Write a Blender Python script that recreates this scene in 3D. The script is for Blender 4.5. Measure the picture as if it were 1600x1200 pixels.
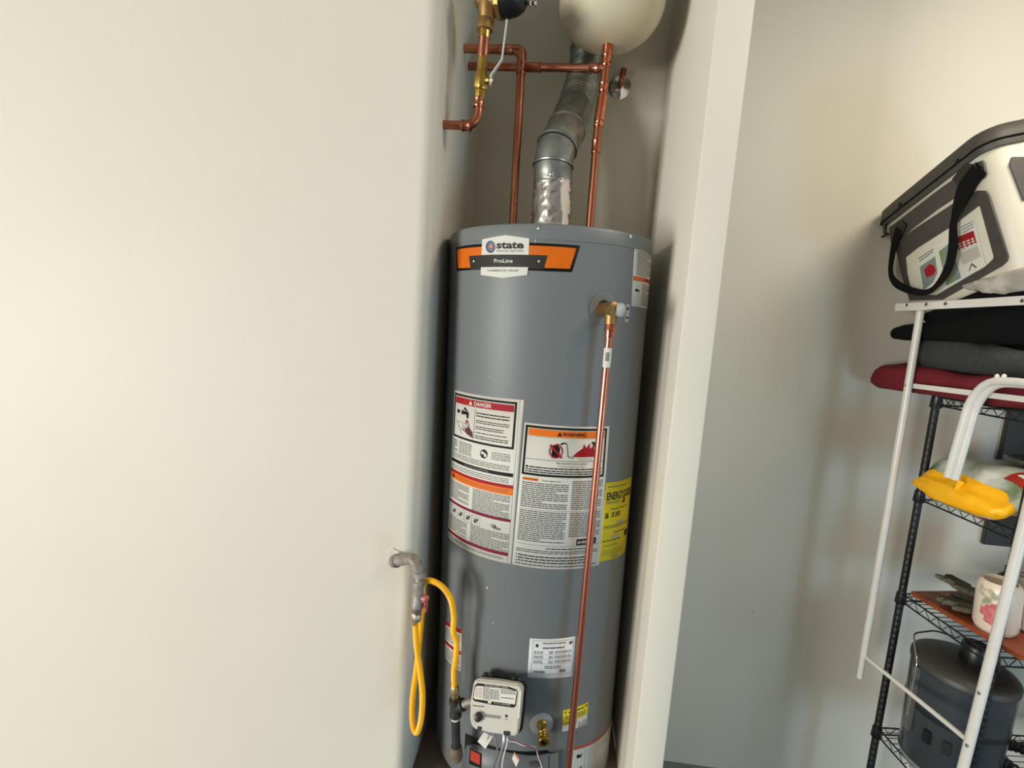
import bpy, bmesh, math, random
from mathutils import Vector, Matrix, noise
random.seed(7)
for o in list(bpy.data.objects): bpy.data.objects.remove(o)
SC = bpy.context.scene
COL = SC.collection
# ------------------------------------------------------------------ camera
F, PITCH, ROLL, YAW, EYE = 760.0, 0.12683, 0.06834, -0.0819, 2.0
fw = Vector((math.sin(YAW)*math.cos(PITCH), math.cos(YAW)*math.cos(PITCH), -math.sin(PITCH)))
rt0 = Vector((math.cos(YAW), -math.sin(YAW), 0)); up0 = rt0.cross(fw)
RT = math.cos(ROLL)*rt0 + math.sin(ROLL)*up0
UP = -math.sin(ROLL)*rt0 + math.cos(ROLL)*up0
CAMP = Vector((0, 0, EYE))
cd = bpy.data.cameras.new('camera'); cam = bpy.data.objects.new('camera', cd); COL.objects.link(cam)
cd.sensor_fit = 'HORIZONTAL'; cd.sensor_width = 36.0; cd.lens = F/1600*36.0
cd.clip_start = 0.02
cam.matrix_world = Matrix(((RT.x, UP.x, -fw.x, 0), (RT.y, UP.y, -fw.y, 0), (RT.z, UP.z, -fw.z, EYE), (0, 0, 0, 1)))
SC.camera = cam
# ------------------------------------------------------------------ light
vs = SC.view_settings
vs.view_transform = 'Standard'; vs.look = 'None'; vs.exposure = 0.36; vs.gamma = 1.0; vs.use_curve_mapping = False
wd = bpy.data.worlds.new('sky'); SC.world = wd; wd.use_nodes = True
bg = wd.node_tree.nodes['Background']; bg.inputs[0].default_value = (0.80, 0.88, 1.0, 1); bg.inputs[1].default_value = 0.3
def area(name, loc, target, sx, sy, power, col):
    l = bpy.data.lights.new(name, 'AREA'); l.shape = 'RECTANGLE'; l.size = sx; l.size_y = sy; l.energy = power; l.color = col
    o = bpy.data.objects.new(name, l); COL.objects.link(o); o.location = loc
    o.rotation_euler = (Vector(target)-Vector(loc)).to_track_quat('-Z', 'Y').to_euler(); return o
area('garage_door_daylight', (-6.1, -4.75, 1.3), (-0.6, 1.1, 1.6), 2.4, 2.3, 540, (1.0, 0.985, 0.93))
area('side_window_daylight', (3.1, -1.0, 0.8), (-0.2, 1.4, 0.9), 1.3, 1.1, 42, (0.40, 0.72, 1.0))
area('ceiling_lamp', (1.6, 0.75, 3.5), (1.3, 1.5, 0), 0.9, 0.5, 25, (1.0, 0.90, 0.74))

# ------------------------------------------------------------------ projection helpers
def ray(x, y): return fw + RT*((x-800)/F) - UP*((y-600)/F)
def atY(x, y, Y): d = ray(x, y); return CAMP + d*(Y/d.y)
def atX(x, y, X): d = ray(x, y); return CAMP + d*(X/d.x)
def plane_hit(x, y, p0, n): d = ray(x, y); return CAMP + d*((Vector(p0)-CAMP).dot(n)/d.dot(n))

# ------------------------------------------------------------------ materials
def s2l(c): return tuple(((v/255)/12.92 if v/255 <= .04045 else ((v/255+.055)/1.055)**2.4) for v in c)
MATS = {}
def mat(name, rgb, rough=.5, metal=0., var=.0, vscale=8., bump=0., bscale=200., spec=.5, rvar=0., rgb2=None, trans=0., coat=0., alpha=1., stretch=None):
    if name in MATS: return MATS[name]
    m = bpy.data.materials.new(name); m.use_nodes = True; nt = m.node_tree; N = nt.nodes; L = nt.links
    b = N['Principled BSDF']; c = s2l(rgb)
    b.inputs['Base Color'].default_value = (*c, 1); b.inputs['Roughness'].default_value = rough
    b.inputs['Metallic'].default_value = metal; b.inputs['Specular IOR Level'].default_value = spec
    b.inputs['Transmission Weight'].default_value = trans; b.inputs['Coat Weight'].default_value = coat; b.inputs['Alpha'].default_value = alpha
    tc = N.new('ShaderNodeTexCoord'); co = tc.outputs['Object']
    if stretch:
        mp = N.new('ShaderNodeMapping'); mp.inputs['Scale'].default_value = stretch; L.new(co, mp.inputs[0]); co = mp.outputs[0]
    if var > 0 or rgb2 or rvar > 0:
        n = N.new('ShaderNodeTexNoise'); n.inputs['Scale'].default_value = vscale; n.inputs['Detail'].default_value = 5
        L.new(co, n.inputs['Vector'])
        r = N.new('ShaderNodeValToRGB'); r.color_ramp.elements[0].position = .35; r.color_ramp.elements[1].position = .65
        c2 = s2l(rgb2) if rgb2 else tuple(v*(1+var) for v in c); c1 = c if rgb2 else tuple(v*(1-var) for v in c)
        r.color_ramp.elements[0].color = (*c1, 1); r.color_ramp.elements[1].color = (*c2, 1)
        L.new(n.outputs['Fac'], r.inputs[0]); L.new(r.outputs[0], b.inputs['Base Color'])
        if rvar > 0:
            mr = N.new('ShaderNodeMapRange'); mr.inputs[3].default_value = max(.02, rough-rvar); mr.inputs[4].default_value = min(1, rough+rvar)
            mr.inputs[1].default_value = .3; mr.inputs[2].default_value = .7
            L.new(n.outputs['Fac'], mr.inputs[0]); L.new(mr.outputs[0], b.inputs['Roughness'])
    if bump > 0:
        n2 = N.new('ShaderNodeTexNoise'); n2.inputs['Scale'].default_value = bscale; n2.inputs['Detail'].default_value = 3
        L.new(co, n2.inputs['Vector'])
        bp = N.new('ShaderNodeBump'); bp.inputs['Strength'].default_value = bump; bp.inputs['Distance'].default_value = .002
        L.new(n2.outputs['Fac'], bp.inputs['Height']); L.new(bp.outputs[0], b.inputs['Normal'])
    MATS[name] = m; return m
WALL = mat('cream_wall_paint', (208, 203, 189), .55, var=.012, vscale=3, bump=.25, bscale=90, spec=.3)
GREYW = WALL
ROOM = mat('room_wall_paint', (146, 142, 134), .7, var=.03, vscale=3)
CONC = mat('concrete', (104, 106, 108), .8, var=.15, vscale=6, bump=.3, bscale=60)
PLAT = mat('platform_plywood', (116, 100, 86), .8, var=.15, vscale=8, bump=.2, bscale=60)
CEIL = mat('ceiling_paint', (180, 176, 166), .8)
TANKM = mat('grey_enamel', (106, 110, 111), .46, var=.02, vscale=4, bump=.06, bscale=350, spec=.4)
TANKD = mat('grey_enamel_door', (92, 96, 99), .45, var=.05, vscale=12)
COPPER = mat('copper', (196, 130, 104), .3, 1., rgb2=(168, 102, 78), vscale=22, rvar=.08, stretch=(1, 1, .35))
COPPERB = mat('bright_copper', (226, 142, 108), .2, 1., rgb2=(198, 112, 82), vscale=40, rvar=.08)
COPPERD = mat('discharge_copper', (206, 132, 110), .33, 1., rgb2=(188, 112, 92), vscale=30, rvar=.06, stretch=(1, 1, .2))
BRASS = mat('cast_brass', (150, 118, 72), .45, .8, var=.15, vscale=30, bump=.2, bscale=400)
BRASSB = mat('yellow_brass', (192, 158, 78), .28, 1., var=.15, vscale=40)
STEEL = mat('zinc_steel', (200, 200, 198), .3, 1., var=.1, vscale=40)
GALV = mat('galvanised_steel', (164, 165, 160), .4, .85, rgb2=(128, 131, 128), vscale=30, rvar=.12, bump=.1, bscale=60)
FOIL = mat('foil_tape', (225, 222, 220), .18, 1., var=.05, vscale=30, bump=1., bscale=55)
IRON = mat('black_iron', (52, 50, 48), .6, .3, var=.2, vscale=40, bump=.3, bscale=250)
GREYIRON = mat('dusty_grey_iron', (122, 116, 110), .6, .5, rgb2=(165, 158, 150), vscale=45, bump=.4, bscale=200)
RUST = mat('rusty_cap', (104, 84, 66), .8, .2, rgb2=(140, 124, 104), vscale=50, bump=.4, bscale=150)
YELLOW = mat('yellow_coating', (240, 176, 10), .38, var=.05, vscale=30)
REDP = mat('red_plastic', (150, 28, 34), .4, rgb2=(196, 120, 120), vscale=70)
CREAMT = mat('cream_tank_paint', (206, 198, 172), .32, var=.03, vscale=6)
BLACKP = mat('black_plastic', (16, 16, 17), .4)
SATBLACK = mat('black_powdercoat', (13, 13, 14), .5)
GREYP = mat('grey_plastic', (158, 162, 166), .5)
LGREYP = mat('light_grey_casing', (188, 184, 174), .45)
WHITEP = mat('white_enamel', (208, 205, 198), .3, var=.03, vscale=20)
CHROME = mat('chrome', (225, 225, 225), .08, 1.)
LABW = mat('label_white', (204, 202, 193), .6, spec=.3)
INK = mat('ink_black', (16, 15, 14), .65, spec=.25)
INKG = mat('ink_fine_print', (86, 84, 80), .5)
INKR = mat('ink_red', (150, 22, 30), .65, spec=.25)
INKM = mat('ink_maroon', (112, 16, 40), .65, spec=.25)
INKO = mat('ink_orange', (218, 108, 14), .6, spec=.3)
INKY = mat('label_yellow', (210, 190, 14), .55, spec=.3)
INKB = mat('ink_blue', (44, 60, 96), .5)
CHAR = mat('ink_charcoal', (38, 36, 32), .6, spec=.3)
ORANGEP = mat('badge_orange', (202, 96, 5), .5, spec=.3, var=.04, vscale=60)
SKIN = mat('hand_print', (84, 22, 34), .5)
CAULK = mat('caulk', (205, 200, 190), .7, bump=.6, bscale=120)

# ------------------------------------------------------------------ mesh building
WM = {}
def reg(o, M): WM[o.name] = M
def wm(o): return WM.get(o.name, Matrix()) if o else Matrix()
class MB:
    def __init__(s): s.v = []; s.f = []
    def add(s, v, f):
        n = len(s.v); s.v += [Vector(p) for p in v]; s.f += [tuple(i+n for i in q) for q in f]; return s
    def box(s, c, d, M=None):
        x, y, z = d[0]/2, d[1]/2, d[2]/2; c = Vector(c)
        v = [Vector((sx*x, sy*y, sz*z)) for sz in (-1, 1) for sy in (-1, 1) for sx in (-1, 1)]
        v = [(M @ p if M else p)+c for p in v]
        return s.add(v, [(0, 2, 3, 1), (4, 5, 7, 6), (0, 1, 5, 4), (2, 6, 7, 3), (0, 4, 6, 2), (1, 3, 7, 5)])
    def tube(s, pts, r, seg=12, caps=True):
        pts = [Vector(p) for p in pts]; n = len(pts); rs = r if isinstance(r, (list, tuple)) else [r]*n
        T = []
        for i in range(n):
            t = pts[min(i+1, n-1)]-pts[max(i-1, 0)]
            T.append(t.normalized() if t.length > 1e-9 else Vector((0, 0, 1)))
        a = Vector((0, 0, 1)) if abs(T[0].z) < .9 else Vector((1, 0, 0))
        u = T[0].cross(a).normalized(); v = []
        for i in range(n):
            u = (u - T[i]*u.dot(T[i])).normalized(); w = T[i].cross(u)
            v += [pts[i]+(u*math.cos(2*math.pi*k/seg)+w*math.sin(2*math.pi*k/seg))*rs[i] for k in range(seg)]
        f = [(i*seg+k, i*seg+(k+1) % seg, (i+1)*seg+(k+1) % seg, (i+1)*seg+k) for i in range(n-1) for k in range(seg)]
        if caps: f += [tuple(reversed(range(seg))), tuple((n-1)*seg+k for k in range(seg))]
        return s.add(v, f)
    def lathe(s, prof, p0, axis, seg=32, caps=True):   # prof: list of (t along axis, radius)
        ax = Vector(axis).normalized(); a = Vector((0, 0, 1)) if abs(ax.z) < .9 else Vector((1, 0, 0))
        u = ax.cross(a).normalized(); w = ax.cross(u); p0 = Vector(p0); v = []
        for t, r in prof: v += [p0+ax*t+(u*math.cos(2*math.pi*k/seg)+w*math.sin(2*math.pi*k/seg))*max(r, 1e-5) for k in range(seg)]
        n = len(prof)
        f = [(i*seg+k, i*seg+(k+1) % seg, (i+1)*seg+(k+1) % seg, (i+1)*seg+k) for i in range(n-1) for k in range(seg)]
        if caps: f += [tuple(reversed(range(seg))), tuple((n-1)*seg+k for k in range(seg))]
        return s.add(v, f)
    def prism(s, poly, ax_o, ax_u, ax_v, depth):        # polygon (u,v) extruded along u x v
        o, u, v = Vector(ax_o), Vector(ax_u), Vector(ax_v); w = u.cross(v).normalized()*depth; n = len(poly)
        P = [o+u*a+v*b for a, b in poly]
        return s.add(P+[p+w for p in P], [tuple(reversed(range(n))), tuple(range(n, 2*n))]+[(i, (i+1) % n, n+(i+1) % n, n+i) for i in range(n)])
    def build(s, name, m, parent=None, local=False, bevel=0., ang=40, bseg=2):
        me = bpy.data.meshes.new(name)
        M = wm(parent).inverted() if (parent is not None and not local) else Matrix()
        me.from_pydata([M @ p for p in s.v], [], s.f); me.validate()
        bm = bmesh.new(); bm.from_mesh(me); bmesh.ops.recalc_face_normals(bm, faces=bm.faces)
        if bevel > 0:
            es = [e for e in bm.edges if len(e.link_faces) == 2 and e.calc_face_angle(0) > .5]
            bmesh.ops.bevel(bm, geom=es, offset=bevel, segments=bseg, affect='EDGES', clamp_overlap=True)
        bm.to_mesh(me); bm.free()
        return link(name, me, m, parent, ang)
def link(name, me, m, parent=None, ang=40):
    for p in me.polygons: p.use_smooth = True
    me.set_sharp_from_angle(angle=math.radians(ang))
    me.materials.append(m)
    o = bpy.data.objects.new(name, me); COL.objects.link(o)
    if parent is not None: o.parent = parent; reg(o, wm(parent))
    return o
def tag(o, label, cat, group=None):
    o['label'] = label; o['category'] = cat
    if group: o['group'] = group
    return o
def thing(name, label, cat, M=None, group=None):
    o = bpy.data.objects.new(name, None); COL.objects.link(o); o.empty_display_size = .05
    if M is None: M = Matrix()
    if isinstance(M, Vector): M = Matrix.Translation(M)
    o.matrix_world = M; reg(o, M.copy()); return tag(o, label, cat, group)
def struct(o): o['kind'] = 'structure'; return o
def fillet(pts, r, n=6):
    pts = [Vector(p) for p in pts]; out = [pts[0]]
    for i in range(1, len(pts)-1):
        a, b, c = pts[i-1], pts[i], pts[i+1]; d1 = (a-b).normalized(); d2 = (c-b).normalized()
        k = min(r, (a-b).length*.49, (c-b).length*.49); p, q = b+d1*k, b+d2*k
        for j in range(n+1):
            t = j/n; out.append(p*(1-t)**2+b*2*t*(1-t)+q*t*t)
    return out+[pts[-1]]
def spline(P, n=8):
    P = [Vector(p) for p in P]; out = []
    for i in range(len(P)-1):
        p0, p1, p2, p3 = P[max(i-1, 0)], P[i], P[i+1], P[min(i+2, len(P)-1)]
        for j in range(n):
            t = j/n
            out.append(.5*((2*p1)+(p2-p0)*t+(2*p0-5*p1+4*p2-p3)*t*t+(3*p1-p0-3*p2+p3)*t**3))
    return out+[P[-1]]
def sub_noise(o, levels, amp, scale, seed=0.):
    md = o.modifiers.new('subdivision', 'SUBSURF'); md.levels = levels; md.render_levels = levels
    if amp:
        tx = bpy.data.textures.new(o.name, 'CLOUDS'); tx.noise_scale = scale
        d = o.modifiers.new('crumple', 'DISPLACE'); d.texture = tx; d.strength = amp; d.mid_level = .5; d.texture_coords = 'LOCAL'
    return o
_tc = {}
def text_polys(txt, bold=0.):
    key = (txt, bold)
    if key in _tc: return _tc[key]
    cu = bpy.data.curves.new('t', 'FONT'); cu.body = txt; cu.size = 1; cu.align_x = 'LEFT'; cu.offset = bold; cu.resolution_u = 3
    o = bpy.data.objects.new('t', cu); COL.objects.link(o); bpy.context.view_layer.update()
    me = bpy.data.meshes.new_from_object(o.evaluated_get(bpy.context.evaluated_depsgraph_get()))
    V = [v.co.xy.copy() for v in me.vertices]; Fc = [[V[i] for i in p.vertices] for p in me.polygons]
    bpy.data.objects.remove(o); bpy.data.curves.remove(cu); bpy.data.meshes.remove(me)
    if not Fc: Fc = [[Vector((0, 0)), Vector((.1, 0)), Vector((.1, .1))]]
    x0 = min(p.x for q in Fc for p in q); x1 = max(p.x for q in Fc for p in q)
    y0 = min(p.y for q in Fc for p in q); y1 = max(p.y for q in Fc for p in q)
    r = [[((p.x-x0)/(x1-x0), (p.y-y0)/(y1-y0)) for p in q] for q in Fc], (x1-x0)/(y1-y0)
    _tc[key] = r; return r

# ------------------------------------------------------------------ setting
XL, XR, YF, YB, XO, YG = -.313, .2854, 1.1505, 1.70, .362, 2.12
ZP = EYE-1.28314-.012                   # top of the raised platform in the alcove
TOP = 3.6
def extrude_xy(name, poly, z0, z1, m, ang=40):
    mb = MB(); n = len(poly)
    mb.add([(x, y, z0) for x, y in poly]+[(x, y, z1) for x, y in poly], [tuple(reversed(range(n))), tuple(range(n, 2*n))]+[(i, (i+1) % n, n+(i+1) % n, n+i) for i in range(n)])
    return mb.build(name, m, ang=ang)
r = .032
pl = [(-8, YG+.1), (-8, YF), (XL-r, YF)]+[(XL-r+r*math.sin(a*math.pi/20), YF+r-r*math.cos(a*math.pi/20)) for a in range(1, 11)]+[(XL, YG+.1)]
struct(extrude_xy('wall_left', pl, 0, TOP, WALL, 60))
struct(extrude_xy('wall_back', [(XL, YB), (XR, YB), (XR, YG), (XL, YG)], 0, TOP, WALL))
b = .004
pr = [(XR, YG), (XR, YF+b), (XR+b*.3, YF+b*.3), (XR+b, YF), (XO-b, YF), (XO-b*.3, YF+b*.3), (XO, YF+b), (XO, YG)]
struct(extrude_xy('wall_right', pr, 0, TOP, WALL, 60))
struct(extrude_xy('wall_far', [(XO-.05, YG), (3.2, YG), (3.2, YG+.1), (XO-.05, YG+.1)], 0, TOP, GREYW))
struct(extrude_xy('wall_side_left', [(-8.1, -7), (-8, -7), (-8, YG+.1), (-8.1, YG+.1)], 0, TOP, ROOM))
struct(extrude_xy('wall_side_right', [(3.2, -7), (3.3, -7), (3.3, YG+.1), (3.2, YG+.1)], 0, TOP, ROOM))
struct(extrude_xy('wall_rear', [(-8.1, -7.1), (3.3, -7.1), (3.3, -7), (-8.1, -7)], 0, TOP, ROOM))
struct(extrude_xy('floor', [(-8.1, -7.1), (3.3, -7.1), (3.3, YG+.1), (-8.1, YG+.1)], -.1, 0, CONC))
struct(extrude_xy('ceiling', [(-8.1, -7.1), (3.3, -7.1), (3.3, YG+.1), (-8.1, YG+.1)], TOP, TOP+.1, CEIL))
struct(extrude_xy('floor_platform', [(XL, YF+.002), (XR, YF+.002), (XR, YB), (XL, YB)], 0, ZP, PLAT))

# ------------------------------------------------------------------ water heater frame
R = .275; TX, TY = -.01837, -.01802
AX = Vector((TX, TY, 1)).normalized()
BASE = Vector((-.0311, 1.39855, EYE)) + Vector((TX, TY, 1))*(-1.28314)
ux = (Vector((1, 0, 0))-AX*AX.x).normalized(); uy = AX.cross(ux)
MT = Matrix(((ux.x, uy.x, AX.x, BASE.x), (ux.y, uy.y, AX.y, BASE.y), (ux.z, uy.z, AX.z, BASE.z), (0, 0, 0, 1)))
MTI = MT.inverted(); HT = 1.28314+.22859
def cyl_hit(x, y, rad):
    o = MTI @ CAMP; d = (MTI.to_3x3() @ ray(x, y))
    a = d.x**2+d.y**2; bb = o.x*d.x+o.y*d.y; c = o.x**2+o.y**2-rad*rad; D = bb*bb-a*c
    t = (-bb-math.sqrt(max(D, 0)))/a; return o+d*t
def sz(x, y):
    p = cyl_hit(x, y, R); return (R*math.atan2(p.x, -p.y), p.z)
def cyl(s, z, off=0.): th = s/R; return Vector(((R+off)*math.sin(th), -(R+off)*math.cos(th), z))
WH = thing('water_heater', 'tall grey water heater tank standing in the narrow wall alcove', 'water heater', MT)
def L(p): return MTI @ Vector(p)

mb = MB(); mb.lathe([(.012, R-.02), (.012, R-.004), (.02, R), (HT-.036, R), ], (0, 0, 0), (0, 0, 1), 96); mb.build('jacket', TANKM, WH, local=True)
mb = MB(); mb.lathe([(HT-.036, R-.01), (HT-.036, R+.0012), (HT-.010, R+.0012), (HT-.003, R-.002), (HT, R-.009), (HT-.004, R-.02), (HT-.006, .01)], (0, 0, 0), (0, 0, 1), 96); mb.build('top_cap', TANKM, WH, local=True)
mb = MB(); mb.lathe([(0, R-.03), (.02, R-.03)], (0, 0, 0), (0, 0, 1), 64); mb.build('base_ring', IRON, WH, local=True)

def decal(name, polys, m, off, parent=WH, step=.007):
    bm = bmesh.new()
    for q in polys:
        try: bm.faces.new([bm.verts.new((a, b_, 0)) for a, b_ in q])
        except ValueError: pass
    if not bm.verts: bm.free(); return None
    s0 = min(v.co.x for v in bm.verts); s1 = max(v.co.x for v in bm.verts)
    k = math.floor(s0/step)+1
    while k*step < s1:
        bmesh.ops.bisect_plane(bm, geom=bm.verts[:]+bm.edges[:]+bm.faces[:], plane_co=(k*step, 0, 0), plane_no=(1, 0, 0)); k += 1
    for v in bm.verts: v.co = cyl(v.co.x, v.co.y, off)
    me = bpy.data.meshes.new(name); bm.to_mesh(me); bm.free()
    bm = bmesh.new(); bm.from_mesh(me)
    for f in bm.faces:
        f.normal_update(); c = f.calc_center_median()
        if f.normal.x*c.x+f.normal.y*c.y < 0: f.normal_flip()
    bm.to_mesh(me); bm.free()
    return link(name, me, m, parent, 30)
class Label:
    def __init__(s, name, corners, m=LABW, desc=None, rim=None):
        s.c = [Vector(sz(*q)) for q in corners]       # TL TR BR BL
        s.w = ((s.c[1]-s.c[0]).length+(s.c[2]-s.c[3]).length)/2; s.h = ((s.c[3]-s.c[0]).length+(s.c[2]-s.c[1]).length)/2
        s.items = {}
        s.o = decal(name, [[s.m(0, 0), s.m(1, 0), s.m(1, 1), s.m(0, 1)]], m, .0008)
        md = s.o.modifiers.new('thickness', 'SOLIDIFY'); md.thickness = .0007; md.offset = -1
        if desc: s.o['label'] = desc
    def m(s, u, v): return tuple((s.c[0]*(1-u)+s.c[1]*u)*(1-v)+(s.c[3]*(1-u)+s.c[2]*u)*v)
    def put(s, q, m, lay=1): s.items.setdefault((m.name, lay), []).append([s.m(*p) for p in q])
    def rect(s, u0, v0, u1, v1, m, lay=1): s.put([(u0, v0), (u1, v0), (u1, v1), (u0, v1)], m, lay)
    def frame(s, u0, v0, u1, v1, t, m, lay=1):
        tu, tv = t/s.w, t/s.h
        s.rect(u0, v0, u1, v0+tv, m, lay); s.rect(u0, v1-tv, u1, v1, m, lay); s.rect(u0, v0+tv, u0+tu, v1-tv, m, lay); s.rect(u1-tu, v0+tv, u1, v1-tv, m, lay)
    def text(s, t, u, v, hv, m, lay=2, w=None, bold=.0, align='c'):
        P, asp = text_polys(t, bold); wu = w if w else hv*s.h*asp/s.w
        u0 = u-wu/2 if align == 'c' else u
        for q in P: s.put([(u0+x*wu, v+hv/2-y*hv) for x, y in q], m, lay)
    def lines(s, u0, v0, u1, v1, n, m=INKG, fill=.5, last=.6, lay=1):
        pv = (v1-v0)/n
        for i in range(n):
            ue = u1 if (i+1) % 5 else u0+(u1-u0)*random.uniform(.4, .95)
            u = u0
            while u < ue:
                wl = random.uniform(.006, .022)/s.w*.8; e = min(u+wl, ue)
                s.rect(u, v0+pv*i+pv*(1-fill)/2, e, v0+pv*i+pv*(1+fill)/2, m, lay); u = e+.0016/s.w
    def disc(s, u, v, rm, m, lay=1, n=18, r2=0.):
        if r2: 
            for k in range(n):
                a, b_ = 2*math.pi*k/n, 2*math.pi*(k+1)/n
                s.put([(u+math.cos(t)*rr/s.w, v+math.sin(t)*rr/s.h) for t, rr in ((a, rm), (b_, rm), (b_, r2), (a, r2))], m, lay)
        else: s.put([(u+math.cos(2*math.pi*k/n)*rm/s.w, v+math.sin(2*math.pi*k/n)*rm/s.h) for k in range(n)], m, lay)
    def done(s, names=None):
        nm = {INK.name: 'black_print', INKG.name: 'fine_print', INKR.name: 'red_print', INKM.name: 'maroon_stripe', INKO.name: 'orange_band', LABW.name: 'white_print', INKB.name: 'blue_print', SKIN.name: 'hand_symbol', CHAR.name: 'charcoal_print', INKY.name: 'yellow_print'}
        for (mn, lay), P in s.items.items():
            o = decal(nm.get(mn, 'print'), P, MATS[mn], .0008+.00035*lay, s.o); o['kind'] = 'stuff'

# -- brand badge
def PZ(pts): return [sz(*q) for q in pts]
k = 220/1600
def B(*pts): return PZ([(700+x*k, 355+y*k) for x, y in pts])
badge = decal('brand_badge', [B((90, 228), (480, 186), (900, 176), (1200, 188), (1500, 210), (1405, 510), (1150, 502), (900, 490), (500, 480), (105, 500))], INK, .0008)
badge['label'] = 'orange and black brand badge with white shield'
md = badge.modifiers.new('thickness', 'SOLIDIFY'); md.thickness = .0007; md.offset = -1
decal('orange_field', [B((104, 256), (400, 222), (400, 462), (118, 468)), B((400, 222), (900, 208), (900, 460), (400, 462)), B((900, 208), (1200, 220), (1456, 240), (1385, 474), (900, 460))], ORANGEP, .0012, badge)
decal('charcoal_banner', [B((245, 328), (640, 312), (1132, 322), (1088, 480), (640, 470), (262, 488))], CHAR, .0016, badge)
decal('white_shield', [B((395, 140), (650, 92), (927, 130), (918, 316), (387, 316)), B((380, 456), (912, 456), (902, 545), (625, 578), (378, 545))], LABW, .0020, badge)
def btext(name, t, x0, y0, x1, y1, m, off=.0025, bold=0.):
    P, asp = text_polys(t, bold)
    decal(name, [B(*[(x0+a*(x1-x0), y1-(b_)*(y1-y0)+ (0)) for a, b_ in q]) for q in P], m, off, badge)
btext('brand_name', 'state', 556, 168, 862, 246, CHAR, bold=.035)
btext('brand_subline', 'WATER HEATERS', 556, 258, 860, 284, INKG)
btext('model_line', 'ProLine', 530, 362, 738, 405, LABW, bold=.015)
btext('grade_line', 'COMMERCIAL GRADE', 455, 483, 802, 503, INKG, bold=.02)
def bdisc(name, x, y, rx, ry, m, off): decal(name, [B(*[(x+rx*math.cos(t*.35), y+ry*math.sin(t*.35)) for t in range(18)])], m, off, badge)
bdisc('logo_ring', 490, 225, 54, 70, INKB, .0025); bdisc('logo_ring', 497, 222, 33, 44, mat('ink_light_blue', (130, 150, 165), .5), .0028)
bdisc('logo_ring', 497, 222, 27, 37, INKB, .0031); bdisc('logo_centre', 498, 220, 18, 25, mat('logo_orange', (214, 110, 60), .5), .0034)
for x in (297, 1038):
    p = cyl(*B((x, 388))[0], .002); d = Vector((p.x, p.y, 0)).normalized()
    MB().lathe([(0, .0030), (.0008, .0030), (.0016, .0016), (.0017, 0)], p, d, 16).build('printed_screw', STEEL, badge, local=True)

# -- danger / instructions label (left)
A = Label('danger_label', [(711, 609), (819, 625), (799, 881), (700, 838)], desc='tall white danger and instruction sticker')
A.frame(.02, .015, .93, .295, .0055, INK); A.rect(.055, .035, .90, .075, INKR, 2)
A.text('DANGER', .52, .055, .024, LABW, 3, bold=.02); A.put([(.315, .068), (.37, .068), (.343, .042)], LABW, 3)
A.rect(.415, .09, .42, .27, INKG, 2)
A.lines(.44, .10, .86, .135, 2, INK, .42, lay=2); A.lines(.44, .148, .86, .172, 2, INK, .42, lay=2); A.lines(.44, .185, .80, .21, 2, INK, .42, lay=2); A.lines(.44, .222, .84, .234, 1, INK, .42, lay=2); A.lines(.44, .243, .86, .268, 2, INK, .42, lay=2)
A.disc(.12, .125, .0055, INK, 2); A.disc(.145, .125, .003, INK, 2); A.rect(.2, .115, .32, .135, INK, 2); A.rect(.285, .13, .32, .155, INK, 2); A.disc(.25, .10, .004, INK, 2); A.disc(.21, .125, .0062, INK, 3, r2=.0048); A.rect(.27, .10, .29, .12, INK, 2)
A.rect(.08, .19, .3, .192, INKG, 2); A.put([(.10, .195), (.11, .195), (.22, .262), (.21, .262)], INKG, 2); A.rect(.28, .165, .31, .185, INKR, 2)
A.put([(.27, .225), (.33, .205), (.40, .235), (.41, .27), (.36, .262), (.29, .25)], SKIN, 2)
for a in ((.27, .225, .21, .205), (.28, .215, .24, .185), (.30, .21, .27, .178), (.33, .208, .315, .178), (.26, .238, .2, .228)):
    A.put([(a[0], a[1]-.007), (a[0]+.02, a[1]+.007), (a[2]+.012, a[3]), (a[2], a[3]-.006)], SKIN, 3)
A.lines(.04, .31, .14, .39, 7, INK, .45); A.lines(.17, .31, .40, .39, 7, INKG, .45)
A.disc(.58, .35, .0115, INK); A.disc(.56, .345, .004, LABW, 2); A.disc(.60, .357, .0045, LABW, 2); A.disc(.585, .345, .0025, LABW, 2)
A.lines(.68, .325, .9, .375, 4, INKG, .45); A.lines(.03, .395, .9, .43, 3, INKG, .45)
A.rect(.015, .44, .945, .462, INK); A.lines(.30, .446, .66, .457, 1, INKG, .7, lay=2)
A.lines(.03, .472, .9, .505, 3, INKG, .4); A.rect(.01, .512, .955, .532, INKR); A.rect(.01, .532, .955, .575, INKO)
A.put([(.06, .562), (.13, .562), (.095, .536)], INK, 2); A.lines(.15, .54, .9, .566, 2, mat('ink_dark_orange', (150, 76, 20), .5), .4, lay=2)
A.lines(.03, .585, .40, .705, 12, INKG, .5); A.lines(.46, .58, .93, .725, 14, INKG, .5)
A.rect(.01, .722, .955, .740, INKM)
for i, u in enumerate((.15, .28, .41, .53)):
    A.frame(u-.06, .752, u+.06, .812, .0006, INKG); A.disc(u, .782, .0062, INK, 2, r2=.0045); A.put([(u-.03, .79), (u+.03, .765), (u+.035, .772), (u-.02, .798)], INK, 3)
A.put([(.72, .775), (.78, .785), (.86, .792), (.84, .802), (.76, .798), (.74, .788)], INKG, 2); A.put([(.75, .765), (.80, .782), (.79, .79)], INK, 2)
A.lines(.03, .822, .40, .925, 11, INKG, .5); A.lines(.46, .815, .95, .938, 12, INKG, .5)
A.rect(.01, .935, .955, .955, INKM); A.lines(.03, .965, .9, .985, 2, INKG, .45); A.rect(.955, .0, .958, 1, INKG)
A.done()
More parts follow.
